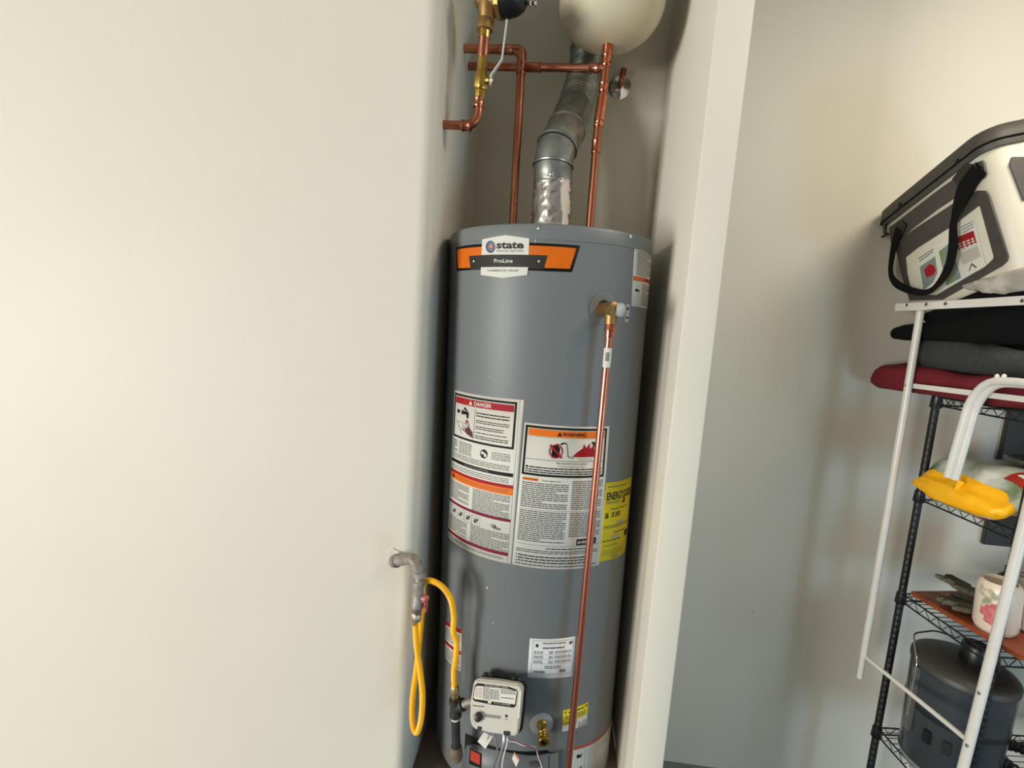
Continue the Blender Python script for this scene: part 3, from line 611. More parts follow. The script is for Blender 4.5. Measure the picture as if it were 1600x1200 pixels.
for q, Y_ in (((862, 272), 1.35), ((876, 246), 1.357), ((884, 197), 1.388)):
    p_ = atY(q[0], q[1], Y_); MB().lathe([(-.004, .006), (.002, .0055), (.0035, .003), (.0045, .003), (.005, 0)], p_, (CAMP-p_).normalized()*Vector((1, 1, .2)), 8).build('screw', STEEL, VP)

# ------------------------------------------------------------------ copper water pipes
CR = .0111
def coupling(p, d, parent, ln=.03, m=COPPER, name='coupling', r_=CR):
    d = Vector(d).normalized(); p = Vector(p)
    return MB().lathe([(-ln/2, r_+.0003), (-ln/2, r_+.0016), (-ln/2+.003, r_+.0028), (-ln/2+.006, r_+.0015), (ln/2-.006, r_+.0015), (ln/2-.003, r_+.0028), (ln/2, r_+.0016), (ln/2, r_+.0003)], p, d, 24, caps=False).build(name, m, parent)
Y1 = 1.426
wl = atX(725, 76, XL); Y1 = wl.y; top1 = atY(816, 77, Y1); bot1 = atY(802, 343, Y1); bot1.z = ztop-.004
LP = thing('water_pipe', 'copper pipe with an elbow rising from the tank into the left alcove wall', 'pipe', bot1.copy())
corner = Vector((top1.x, Y1, wl.z))
MB().tube(fillet([bot1, corner, wl-Vector((.01, 0, 0))], .032, 8), CR, 20).build('pipe', COPPER, LP)
coupling(bot1+Vector((0, 0, .035)), (0, 0, 1), LP, .032); coupling(corner+Vector((-.045, 0, 0)), (1, 0, 0), LP, .034, name='elbow_cup'); coupling(corner+Vector((0, 0, -.045)), (0, 0, 1), LP, .034, name='elbow_cup')
MB().tube(fillet([corner+Vector((0, 0, -.03)), corner, corner+Vector((-.03, 0, 0))], .032, 8), CR+.0014, 20).build('elbow', COPPER, LP)
Y2 = 1.425
bot2 = atY(922, 347, Y2); bot2.z = ztop-.004; mid2 = atY(938, 178, Y2); top2 = atY(951, 62, Y2)
def onz(a_, b_, z): return a_.lerp(b_, (z-a_.z)/(b_.z-a_.z))
RP = thing('water_pipe', 'copper riser from the tank top feeding the cream expansion tank', 'pipe', bot2.copy())
j1, j2 = atY(933.5, 205, Y2), atY(941.5, 150, Y2)
MB().tube([bot2, j1, j2, top2], CR, 20).build('pipe', COPPER, RP)
coupling(bot2+Vector((0, 0, .035)), (0, 0, 1), RP, .034); coupling(onz(bot2, j1, atY(931, 229, Y2).z), j1-bot2, RP, .036); coupling(onz(j2, top2, atY(948.5, 95, Y2).z), top2-j2, RP, .03, COPPERB)
MB().tube([onz(j2, top2, atY(950.8, 66, Y2).z), onz(j2, top2, atY(948.8, 88, Y2).z)], CR+.004, 24).build('adapter', COPPERB, RP)
MB().tube([j2.lerp(j1, .02), j2.lerp(j1, .7)], CR+.0028, 24).build('offset_fitting', COPPERB, RP); coupling(onz(j2, top2, atY(944, 137, Y2).z), top2-j2, RP, .024, COPPERB); coupling(j2.lerp(j1, .8), j2-j1, RP, .014, COPPERB)
teep = onz(j2, top2, atY(946.5, 107, Y2).z); wl2 = Vector((XL-.01, 1.50, atY(740, 104, 1.5).z))
HPp = thing('branch_pipe', 'horizontal copper branch pipe crossing behind the left riser', 'pipe', wl2.copy())
MB().tube([wl2, teep], CR-.0005, 20).build('pipe', COPPER, HPp)
bd_ = (teep-wl2).normalized()
coupling(wl2.lerp(teep, .50), bd_, HPp, .05); coupling(teep-bd_*.032, bd_, HPp, .03, name='tee_cup')
# expansion tank
ec = atY(957, 72, Y2); ER = .139
ET = thing('expansion_tank', 'cream painted expansion tank at the top of the alcove', 'expansion tank', Vector((ec.x, Y2, ec.z)))
prof = [(0, .012), (.003, .03)]+[(.10-.10*math.cos(t*math.pi/2/12)+.002, .02+(ER-.02)*math.sin(t*math.pi/2/12)) for t in range(2, 13)]+[(.115, ER), (.118, ER+.002), (.124, ER+.002), (.128, ER), (.26, ER), (.33, ER*.85), (.36, ER*.4), (.365, 0)]
MB().lathe(prof, (top2.x, Y2, ec.z), (0, 0, 1), 64).build('tank_shell', CREAMT, ET)
MB().lathe([(-.012, .012), (.001, .0125), (.012, .013), (.02, .013)], (top2.x, Y2, ec.z), (0, 0, 1), 6).build('threaded_boss', STEEL, ET)
# stub on the back wall
se = atY(968, 137, YB); SB = thing('capped_stub', 'capped copper stub with round chrome escutcheon on the alcove back wall', 'pipe stub', se)
MB().lathe([(-.001, .036), (.002, .036), (.006, .030), (.010, .014), (.011, .012)], se, (0, -1, 0), 36).build('escutcheon', CHROME, SB)
MB().tube(fillet([se, se+Vector((0, -.03, 0)), se+Vector((0.004, -.032, .035))], .016, 6), .0085, 16).build('stub', COPPER, SB)
MB().lathe([(0, .0098), (.016, .0098), (.019, .007), (.02, 0)], se+Vector((.0035, -.032, .024)), (.1, 0, 1), 16).build('stub_cap', COPPER, SB)

# ------------------------------------------------------------------ regulator and ball valve assembly
w3 = atX(693, 195, XL); Y3 = w3.y
def A3(x, y): return atY(x, y, Y3)
RA = thing('pressure_regulator', 'brass pressure regulator with black bell cap above a ball valve', 'valve', w3)
lo = A3(748, 162); up1 = A3(757, 52); va = (up1-lo).normalized(); w3b = Vector((XL-.008, Y3, w3.z)); cn = Vector((A3(746.5, 193).x, Y3, w3.z))
MB().tube(fillet([w3b, cn, lo+va*.02], .035, 8), CR-.0008, 20).build('copper_elbow', COPPER, RA)
coupling(cn+Vector((-.028, 0, 0)), (1, 0, 0), RA, .024, name='elbow_cup'); coupling(lo+va*.002, va, RA, .022, name='elbow_cup')
q0, q1 = A3(749, 156), A3(754.3, 90); vl = (q1-q0).length
MB().lathe([(-.004, .0105), (.0, .0118), (.020, .0122), (.022, .0145), (.028, .0165), (.052, .0165), (.060, .0145), (vl-.03, .0125), (vl-.012, .012), (vl, .012), (vl+.001, .01)], q0, va, 8).build('ball_valve', BRASSB, RA)
stc = q0+va*.042; hx = Vector((1, -.25, 0)).normalized()
MB().lathe([(.012, .008), (.022, .008), (.023, .0045), (.034, .0045)], stc, hx, 14).build('valve_stem', BRASSB, RA)
MB().lathe([(.026, .0075), (.032, .0075), (.033, .003)], stc, hx, 6).build('stem_nut', STEEL, RA)
hq = [stc+hx*.0255+Vector((0, 0, -.012)), stc+hx*.0255+Vector((0, 0, .010)), A3(785, 98), A3(793, 37)]; hq[2].y = hq[3].y = Y3-.012
mb = MB(); wv = Vector((.05, -1, 0)).normalized()*.006; tvv = Vector((.0018, 0, 0))
for p_ in hq: mb.v += [p_-wv-tvv, p_+wv-tvv, p_+wv+tvv, p_-wv+tvv]
for i in range(3): mb.f += [(4*i+k_, 4*i+(k_+1) % 4, 4*i+4+(k_+1) % 4, 4*i+4+k_) for k_ in range(4)]
mb.f += [(0, 1, 2, 3), (15, 14, 13, 12)]; mb.build('lever', mat('lever_grey', (196, 196, 192), .4, .3), RA)
q2 = A3(755.5, 72); MB().lathe([(-.026, CR+.001), (-.02, CR+.0022), (.018, CR+.0022), (.02, CR+.003), (.028, CR+.003), (.03, CR)], q2, va, 20).build('copper_coupling', COPPER, RA)
q3 = A3(757.5, 45); MB().lathe([(-.022, .0145), (.004, .0148), (.005, .012)], q3, va, 20).build('union_tail', BRASSB, RA)
MB().lathe([(-.006, .017), (-.004, .0205), (.018, .0205), (.021, .018)], q3, va, 8).build('union_nut', BRASS, RA)
bc = A3(763, -2); hx2 = Vector((1, -.12, -.02)).normalized()
mb = MB().lathe([(-.052, .017), (-.03, .022), (-.01, .026), (.03, .024), (.05, .018)], bc, va, 24); mb.lathe([(-.030, .016), (-.02, .026), (.012, .030), (.02, .032)], bc, hx2, 28); mb.build('regulator_body', BRASS, RA)
MB().lathe([(.020, .034), (.022, .044), (.032, .046), (.034, .042)], bc, hx2, 8).build('regulator_flange', BRASS, RA)
MB().lathe([(.033, .041), (.05, .041), (.07, .037), (.085, .028), (.092, .018), (.093, .0)], bc, hx2, 28).build('bell_cap', BLACKP, RA)
tb_ = bc+hx2*.09+Vector((0, 0, -.014)); MB().tube([tb_, tb_+hx2*.026], .0038, 10).build('adjusting_screw', IRON, RA); MB().lathe([(.012, .0085), (.016, .0085)], tb_, hx2, 6).build('lock_nut', STEEL, RA); MB().lathe([(.022, .007), (.027, .007)], tb_, hx2, 6).build('screw_head', STEEL, RA)
#@@SHELF
# ------------------------------------------------------------------ wire shelving
SA = math.radians(5.5)
MS = Matrix.Translation(Vector((1.41, 1.9, 0))) @ Matrix.Rotation(SA, 4, 'Z'); MSI = MS.inverted()
EX, EY = MS.to_3x3() @ Vector((1, 0, 0)), MS.to_3x3() @ Vector((0, 1, 0))
def SX(px, py, lx): return MSI @ plane_hit(px, py, MS @ Vector((lx, 0, 0)), EX)
def SY(px, py, ly): return MSI @ plane_hit(px, py, MS @ Vector((0, ly, 0)), EY)
def SZ(px, py, z): return MSI @ plane_hit(px, py, Vector((0, 0, z)), Vector((0, 0, 1)))
ZS = [EYE-.167, EYE-.528, EYE-.938, EYE-1.515]; SW, SDp = .9, .36
SU = thing('wire_shelving', 'black wire shelving unit against the grey wall', 'shelving', MS)
mb = MB(); pf = [(0, .0127)]; z = .03
while z < ZS[0]+.02:
    pf += [(z, .0127), (z+.001, .0123), (z+.003, .0123), (z+.004, .0127)]; z += .0254
pf += [(ZS[0]+.022, .0127), (ZS[0]+.024, .010)]
mb.lathe(pf, (0, 0, 0), (0, 0, 1), 16); pm = None
for x, y in ((0, 0), (0, -SDp), (SW, 0), (SW, -SDp)):
    if pm is None: o = mb.build('post', SATBLACK, SU, local=True); pm = o.data
    else: o = bpy.data.objects.new('post', pm); COL.objects.link(o); o.parent = SU; reg(o, MS)
    o.location = (x, y, 0)
wmesh = MB().tube([(0.0, 0, 0), (SW, 0, 0)], .0015, 6); wire_me = None
cl = MB().lathe([(-.03, .0175), (-.028, .019), (.012, .0165), (.014, .014)], (0, 0, 0), (0, 0, 1), 18); clamp_me = None
for si, z in enumerate(ZS):
    mb = MB()
    for (a_, b_) in (((0, 0), (0, -SDp)), ((0, 0), (SW, 0)), ((0, -SDp), (SW, -SDp)), ((SW, 0), (SW, -SDp))):
        A_, B_ = Vector((*a_, z)), Vector((*b_, z)); mb.tube([A_, B_], .003, 8); mb.tube([A_-Vector((0, 0, .03)), B_-Vector((0, 0, .03))], .003, 8)
        n = max(2, int((B_-A_).length/.05)); zz = []
        for i in range(2*n+1): zz.append(A_.lerp(B_, .03+.94*i/(2*n))-Vector((0, 0, .03*(i % 2))))
        mb.tube(zz, .0018, 6)
    sh = mb.build('shelf', SATBLACK, SU, local=True)
    n = 14
    for i in range(1, n):
        if wire_me is None: w_ = wmesh.build('wire', SATBLACK, sh, local=True); wire_me = w_.data
        else: w_ = bpy.data.objects.new('wire', wire_me); COL.objects.link(w_); w_.parent = sh; reg(w_, MS)
        w_.location = (0, -SDp*i/n, z+.002)
    for x, y in ((0, 0), (0, -SDp)):
        if clamp_me is None: w_ = cl.build('clamp', BLACKP, sh, local=True); clamp_me = w_.data
        else: w_ = bpy.data.objects.new('clamp', clamp_me); COL.objects.link(w_); w_.parent = sh; reg(w_, MS)
        w_.location = (x, y, z-.01)

# ------------------------------------------------------------------ white folding frame hung on the shelf end
LX = -.115
FR = thing('folding_frame', 'white tubular folding metal frame hanging at the shelf end', 'metal frame', MS @ Vector((LX, 0, 0)) if False else Matrix.Translation(MS @ Vector((LX, .06, EYE-1.3))))
def FXp(px, py, dx=0.): return MS @ SX(px, py, LX+dx)
def ftube(name, pts, r_, fil=.0): 
    P = [FXp(*q) for q in pts]; return MB().tube(fillet(P, fil, 8) if fil else P, r_, 16).build(name, WHITEP, FR)
lg = ftube('leg', [(1438.5, 486), (1349, 1026)], .0125); ftube('leg_foot', [(1350, 1018), (1343, 1059)], .0108)
ftube('leg', [(1660, 560), (1607, 795), (1540, 1060), (1492, 1250)], .0135, .05)
a0, a1 = FXp(1407, 481), FXp(1660, 467)
dv_ = (a1-a0).normalized(); 
def bar(name, p0, p1, hgt, th, m=WHITEP, dx=0.):
    d_ = (p1-p0).normalized(); n_ = EX; u_ = d_.cross(n_).normalized(); 
    mb = MB(); P = [(p0, -1, -1), (p0, 1, -1), (p0, 1, 1), (p0, -1, 1), (p1, -1, -1), (p1, 1, -1), (p1, 1, 1), (p1, -1, 1)]
    mb.add([p_+u_*s1*hgt/2+n_*(s2*th/2+dx) for p_, s1, s2 in P], [(0, 1, 2, 3), (7, 6, 5, 4), (0, 4, 5, 1), (1, 5, 6, 2), (2, 6, 7, 3), (3, 7, 4, 0)])
    return mb.build(name, m, FR, bevel=.001)
tbar = bar('top_bar', a0, a1, .026, .010, dx=-.014); bar('bar_sleeve', a0, FXp(1455, 479), .028, .012, dx=-.016)
for q in ((1417, 476.5), (1447, 475.5), (1477, 474.5), (1597, 470)):
    p_ = FXp(q[0], q[1], -.022); MB().lathe([(-.001, .0062), (.0008, .0062), (.0008, .004), (-.0005, .0035)], p_, -EX, 14, caps=False).build('rivet', STEEL, tbar); MB().lathe([(-.001, .004), (.0002, .0038)], p_, -EX, 12).build('rivet_hole', IRON, tbar)
bar('middle_bar', FXp(1428, 603), FXp(1640, 629), .017, .008)
MB().lathe([(-.001, .005), (.0015, .005), (.002, .002)], FXp(1414, 602, -.0125), -EX, 12).build('rivet', STEEL, lg)
ftube('rung', [(1347, 1022), (1511, 1156)], .0075)
for d_, e_ in ((-.006, -5.5), (.006, 5.5)):
    P = [FXp(x+e_, y+e_*.35, d_-.03) for x, y in ((1486, 747), (1521, 627), (1548, 597), (1600, 598), (1660, 612), (1655, 690), (1620, 800))]
    MB().tube(fillet(P, .045, 8), .0115, 16).build('inner_loop', WHITEP, FR)
for x in (1556, 1567): 
    p_ = FXp(x, 597, -.03); MB().lathe([(0, .003), (.004, .0045), (.010, .0062), (.016, .0055), (.020, .002)], p_+Vector((0, 0, .004)), (0, 0, 1), 14).build('knob', WHITEP, FR)
for q in ((1530, 1083), (1511, 1165)): MB().lathe([(-.001, .005), (.002, .005), (.003, .002)], FXp(q[0], q[1], -.013), -EX, 10).build('bolt', STEEL, FR)

# ------------------------------------------------------------------ soft things
def soft(name, outline, z0, z1, m, M, bev, amp=.0, nsc=.1, parent=None, sag=None):
    P = [Vector((x, y)) for x, y in outline]
    for _ in range(3): P = [q for a_, b_ in zip(P, P[1:]+P[:1]) for q in (a_*.75+b_*.25, a_*.25+b_*.75)]
    Ls = [0.]; n0 = len(P)
    for i in range(n0): Ls.append(Ls[-1]+(P[(i+1) % n0]-P[i]).length)
    n = 90; Q = []; k_ = 0
    for i in range(n):
        t = Ls[-1]*i/n
        while Ls[k_+1] < t: k_ += 1
        Q.append(P[k_].lerp(P[(k_+1) % n0], (t-Ls[k_])/max(1e-9, Ls[k_+1]-Ls[k_])))
    c = sum(Q, Vector((0, 0)))/n; h = z1-z0; r_ = min(bev, h/2)
    prof = [(z0, .55), (z0, .3), (z0, .12)]
    lv = []
    for t in (.08, .22, .36, .5): lv.append((.06 if False else r_*(1-math.sin(t*math.pi)), z0+r_*(1-math.cos(t*math.pi))))
    lv += [(0, z0+h*.5)]+[(a_, z1-(b_-z0)) for a_, b_ in reversed(lv)]
    rings = [(None, .9, z0), (None, .5, z0), (None, .15, z0)]+[(a_, None, b_) for a_, b_ in lv]+[(None, .08, z1), (None, .2, z1), (None, .35, z1), (None, .5, z1), (None, .7, z1), (None, .9, z1)]
    V = []
    for ins, fr_, z in rings:
        for q in Q:
            d_ = q-c; d_ = d_*(1-fr_) if fr_ is not None else d_*(max(0., d_.length-ins)/d_.length)
            if fr_ is not None and fr_ < .16: d_ = (q-c)*(max(0., (q-c).length-r_-.02)/(q-c).length)
            v = Vector((c.x+d_.x, c.y+d_.y, z)); f_ = (z-z0)/h
            if amp: v += noise.noise_vector(v/nsc)*amp*(.25+.75*f_)*(0 if f_ < .01 else 1)+noise.noise_vector(v/nsc*3.1)*amp*.3*(0 if f_ < .01 else 1)
            if sag: v.z += sag(v.x, v.y)*f_
            V.append(v)
    nr = len(rings); Fc = [(i*n+k_, i*n+(k_+1) % n, (i+1)*n+(k_+1) % n, (i+1)*n+k_) for i in range(nr-1) for k_ in range(n)]+[tuple(reversed(range(n))), tuple((nr-1)*n+k_ for k_ in range(n))]
    o3 = Vector((c.x, c.y, z0)); mb = MB(); mb.add([v-o3 for v in V], Fc); o = mb.build(name, m, parent, local=True, ang=180)
    if parent is None: o.matrix_world = M @ Matrix.Translation(o3); reg(o, M @ Matrix.Translation(o3))
    else: o.location = o3
    return o
MAROON = mat('maroon_fabric', (104, 12, 26), .85, var=.12, vscale=40, bump=.4, bscale=500)
CHARF = mat('charcoal_fabric', (48, 50, 49), .95, var=.15, vscale=60, bump=.5, bscale=500)
BLACKF = mat('black_fabric', (7, 7, 8), .9, spec=.2, bump=.4, bscale=300)
z0 = ZS[0]+.005
tag(soft('folded_blanket', [(-.125, .19), (-.14, .12), (-.075, .0), (-.065, -.34), (.7, -.36), (.7, .12), (.1, .19)], z0, z0+.096, MAROON, MS, .04, amp=.016), 'maroon folded fabric lying on the top wire shelf', 'blanket')
tag(soft('seat_cushion', [(-.055, .12), (-.085, .02), (-.07, -.3), (-.04, -.38), (.6, -.4), (.62, .12)], z0+.096, z0+.200, CHARF, MS, .05, amp=.014, sag=lambda x, y: .02*math.sin(y*9+1)), 'charcoal grey cushion between the maroon fabric and black bag', 'cushion')
tag(soft('fabric_bag', [(-.11, .16), (-.125, .08), (-.075, -.0), (-.07, -.3), (.5, -.36), (.5, .12)], z0+.196, z0+.238, BLACKF, MS, .02, amp=.008, sag=lambda x, y: -.25*(y-.12)), 'black soft bag squashed under the white cooler', 'bag')

# ------------------------------------------------------------------ soft cooler
cy, pit, rol = -.084, -.256, -.248
MR = Matrix.Rotation(cy, 3, 'Z') @ Matrix.Rotation(pit, 3, 'X') @ Matrix.Rotation(rol, 3, 'Y')
CO = atY(1430, 480, 1.95); ksc = 1.95/1.8914
CL, CH, CK = .398*ksc, .307*ksc, .049
MC = Matrix.Translation(CO) @ MR.to_4x4(); MCI = MC.inverted()
KO = thing('soft_cooler', 'white soft-sided cooler with dark zip lid tilted on the shelf stack', 'cooler', MC)
CX = MR @ Vector((1, 0, 0))
def cp(px, py, off=0.): q = MCI @ plane_hit(px, py, MC @ Vector((off, 0, 0)), CX); return q
COOLW = mat('cooler_white_fabric', (194, 188, 172), .5, var=.02, vscale=10, bump=.1, bscale=60)
COOLG = mat('cooler_grey_trim', (62, 58, 54), .6, var=.08, vscale=30, bump=.2, bscale=300)
def rr3(x0, y0, x1, y1, r_, z, n=5): return [Vector((x, y, z)) for x, y in rrect(x0, y0, x1, y1, r_, n)]
def loft(rings, cap=True):
    mb = MB(); n = len(rings[0]); V = [p_ for R_ in rings for p_ in R_]
    Fc = [(i*n+k_, i*n+(k_+1) % n, (i+1)*n+(k_+1) % n, (i+1)*n+k_) for i in range(len(rings)-1) for k_ in range(n)]
    if cap: Fc += [tuple(reversed(range(n))), tuple((len(rings)-1)*n+k_ for k_ in range(n))]
    return mb.add(V, Fc)
CW = .27
def yr(z): t = z/CH*CK*CL; return (-CL-.026-t, .045+t)
def cring(z, g=0., r_=.05): y0, y1 = yr(z); return rr3(-g, y0-g, CW+g, y1+g, r_, z)
loft([cring(-.035, -.012), cring(-.028, -.003), cring(-.015), cring(.1), cring(.25), cring(CH+.025), cring(CH+.032, -.006)]).build('body', COOLW, KO, local=True, ang=60)
loft([cring(-.085, -.03), cring(-.07, -.016), cring(-.034, -.010), cring(-.030, -.008)]).build('base', BLACKF, KO, local=True, ang=60)
ld = loft([cring(CH+.022, -.01), cring(CH+.024, .006), cring(CH+.05, .010), cring(CH+.085, .002, .055), cring(CH+.10, -.02, .06), cring(CH+.106, -.06, .05)]).build('lid', COOLG, KO, local=True, ang=50)
loft([cring(CH+.040, .0095), cring(CH+.043, .0125), cring(CH+.046, .0105)], False).build('zip_track', BLACKF, ld, local=True)
def fpoly(name, pts, m, th=.003, parent=KO, off=0., bev=0.):
    P = [cp(x, y, 0) for x, y in pts]; n = len(P); mb = MB()
    mb.add([Vector((-off, p_.y, p_.z)) for p_ in P]+[Vector((-off-th, p_.y, p_.z)) for p_ in P], [tuple(range(n)), tuple(range(n, 2*n))]+[(i, (i+1) % n, n+(i+1) % n, n+i) for i in range(n)])
    return mb.build(name, m, parent, local=True, bevel=bev)
kx = 240/1600
def c1(*pts): return [(1360+x*kx, 180+y*kx) for x, y in pts]
def c2(*pts): return [(1360+x*kx, 330+y*kx) for x, y in pts]
fpoly('upper_trim', c1((205, 1170), (700, 790), (1120, 490), (1175, 468), (1190, 490), (1215, 610), (1200, 650), (1010, 780), (700, 985), (430, 1190), (330, 1300), (225, 1335)), COOLG, .004)
# frame of the clear pocket: four bars
fo = c2((270, 350), (445, 200), (870, -80), (1120, -215), (1210, -215), (1245, -170), (1440, 470), (1430, 520), (1380, 570), (760, 920), (420, 930), (330, 640))
fi = c2((370, 480), (500, 380), (870, 145), (1090, -20), (1145, -65), (1160, -40), (1300, 470), (1290, 500), (1210, 575), (700, 870), (440, 870), (390, 650))
Pq, Pi = [cp(*q) for q in fo], [cp(*q) for q in fi]; n = len(Pq); mb = MB()
mb.add([Vector((-x, p_.y, p_.z)) for x, PP in ((.0, Pq), (.0045, Pq), (.0045, Pi), (.0, Pi)) for p_ in PP], [(l*n+i, l*n+(i+1) % n, ((l+1) % 4)*n+(i+1) % n, ((l+1) % 4)*n+i) for l in range(4) for i in range(n)])
mb.build('pocket_frame', COOLG, KO, local=True)
pk = fpoly('pocket_window', c2((375, 480), (500, 380), (870, 145), (1090, -20), (1145, -65), (1160, -40), (1300, 470), (1290, 500), (1210, 575), (700, 870), (440, 870), (390, 650)), mat('pocket_cloudy_plastic', (206, 202, 186), .25), .001)
fpoly('picture_card', c2((490, 490), (700, 350), (830, 280), (960, 700), (800, 800), (560, 830)), LABW, .0008, pk, .001)
fpoly('photo_print', c2((520, 580), (680, 468), (705, 640), (660, 740), (560, 820)), mat('print_teal', (118, 128, 128), .4), .0004, pk, .0018)
fpoly('red_blob_print', c2((565, 610), (620, 550), (665, 560), (690, 610), (670, 660), (590, 690)), INKR, .0003, pk, .0022)
fpoly('photo_print', c2((720, 420), (830, 330), (890, 500), (955, 690), (800, 780)), mat('print_mixed', (120, 134, 150), .4, rgb2=(110, 130, 70), vscale=35), .0004, pk, .0018)
fpoly('instruction_card', c2((870, 170), (1095, 80), (1215, 575), (960, 705)), LABW, .0008, pk, .0025)
fpoly('red_header', c2((900, 275), (1085, 200), (1120, 330), (930, 410)), INKR, .0003, pk, .0033)
for i in range(4):
    for j in range(3): fpoly('grid_cell', c2(*[(925+i*45+j*9+a_*30, 335-i*17+j*26+b_*17-a_*11) for a_, b_ in ((0, 0), (1, 0), (1, 1), (0, 1))]), LABW, .0002, pk, .0036)
fpoly('grey_text_block', c2((940, 440), (1130, 350), (1165, 470), (975, 560)), mat('print_pale_grey', (176, 172, 160), .5), .0003, pk, .0033)
fpoly('triangle_mark', c2((1035, 625), (1065, 535), (1125, 580), (1110, 592), (1068, 560), (1050, 612)), INKG, .0003, pk, .0033)
for i in range(3): fpoly('text_row', c2((950+i*12, 165-i*0+i*28), (1085, 95+i*28), (1086, 103+i*28), (951+i*12, 173+i*28)), INKG, .0003, pk, .0033)
for i in range(2): fpoly('text_row', c2((505+i*10, 490+i*25), (660, 388+i*25), (662, 397+i*25), (507+i*10, 500+i*25)), INKG, .0003, pk, .0018)
# buckle patch on the near end
pe = MC @ Vector((CW*.5, yr(.2)[0]-.002, .2))
y0, _ = yr(.24); mbp = MB(); pol = [(.05, .17), (.20, .14), (.21, .19), (.19, .27), (.05, .30), (.04, .28)]
mbp.add([Vector((x, yr(z_)[0]-.001, z_)) for x, z_ in pol]+[Vector((x, yr(z_)[0]-.005, z_)) for x, z_ in pol], [tuple(range(6)), tuple(range(6, 12))]+[(i, (i+1) % 6, 6+(i+1) % 6, 6+i) for i in range(6)])
bp_ = mbp.build('buckle_patch', COOLG, KO, local=True); MB().box((.11, yr(.23)[0]-.008, .235), (.07, .012, .05)).build('buckle', BLACKP, bp_, local=True, bevel=.004)
# strap
def ribbon(name, pts, wd_, m, th=.0016):
    P = spline([cp(x, y, -o_) for x, y, o_ in pts], 6); n = len(P); mb = MB(); W2 = []
    for i in range(n):
        t = (P[min(i+1, n-1)]-P[max(i-1, 0)]).normalized(); u_ = t.cross(Vector((1, 0, 0)))
        u_ = u_.normalized() if u_.length > 1e-4 else Vector((0, 1, 0)); f_ = i/(n-1); k_ = wd_[0]
        for j in range(len(wd_)-1):
            a_, b_ = j/(len(wd_)-1), (j+1)/(len(wd_)-1)
            if a_ <= f_ <= b_: k_ = wd_[j]+(wd_[j+1]-wd_[j])*(f_-a_)/(b_-a_)
        nn = u_.cross(t).normalized(); mb.v += [P[i]-u_*k_-nn*th, P[i]+u_*k_-nn*th, P[i]+u_*k_+nn*th, P[i]-u_*k_+nn*th]
    for i in range(n-1): mb.f += [(4*i+k_, 4*i+(k_+1) % 4, 4*i+4+(k_+1) % 4, 4*i+4+k_) for k_ in range(4)]
    mb.f += [(0, 1, 2, 3), tuple(4*n-4+i for i in (3, 2, 1, 0))]; return mb.build(name, m, KO, local=True)
ribbon('carry_strap', [(1533, 262, .006), (1512, 288, .014), (1497, 322, .022), (1489.5, 352, .03), (1489, 385, .036), (1483, 415, .04), (1469, 440, .042), (1450, 456, .042), (1427, 455, .04), (1402, 444, .036), (1392, 428, .03), (1394, 400, .022), (1400, 372, .012), (1408, 352, .006)], [.026, .03, .012, .018, .016, .008, .012, .016, .012, .016, .02], BLACKF)
fpoly('strap_anchor', c1((1010, 500), (1130, 505), (1165, 640), (1080, 720), (960, 760), (880, 660)), BLACKP, .005, KO, .004)
fpoly('strap_anchor', c2((290, 150), (350, 95), (400, 140), (330, 300), (280, 270)), BLACKP, .005, KO, .004)
zp = MB(); z1_, z2_ = cp(1382, 350, -.012), cp(1383, 368, -.014); zp.tube([z1_, z2_], .0055, 10); e_ = Vector((0, .014, .002)); zp.tube([z2_-e_*1.2, z2_, z2_+e_*1.2], .005, 10); zp.build('zip_pull', BLACKP, KO, local=True)
for q in ((1420, 260), (1405, 318)): 
    p_ = cp(q[0]+75 if q[0] == 1420 else 1405, 252 if q[0] == 1420 else 320, -.012); MB().box(p_, (.006, .014, .012)).build('zip_stop', BLACKP, ld, local=True, bevel=.002)
# crumpled clear bag by the cooler foot
PB = MC @ Matrix.Translation(Vector((0, 0, 0)))
P = [cp(x, y, -.02) for x, y in c2((880, 790), (1000, 735), (1250, 690), (1500, 590), (1700, 560), (1700, 830), (1300, 880), (1100, 850), (960, 815))]
pbm = MB(); n = len(P); ctr = sum(P, Vector())/n
pbm.add([p_ for p_ in P]+[p_+Vector((.03, 0, 0)) for p_ in P]+[ctr+Vector((-.012, 0, 0)), ctr+Vector((.03, 0, 0))], [(i, (i+1) % n, 2*n) for i in range(n)]+[(n+(i+1) % n, n+i, 2*n+1) for i in range(n)]+[(i, n+i, n+(i+1) % n, (i+1) % n) for i in range(n)])
pbm.v = [MC @ v for v in pbm.v]
c_ = sum(pbm.v, Vector())/len(pbm.v); pbm.v = [v-c_ for v in pbm.v]
o = pbm.build('plastic_bag', mat('crumpled_plastic', (150, 146, 138), .2, rgb2=(190, 186, 178), vscale=14, bump=1., bscale=26), None, ang=180); o.location = c_
sub_noise(o, 3, .012, .03); tag(o, 'crumpled translucent grey plastic bag under the near end of the cooler', 'plastic bag')

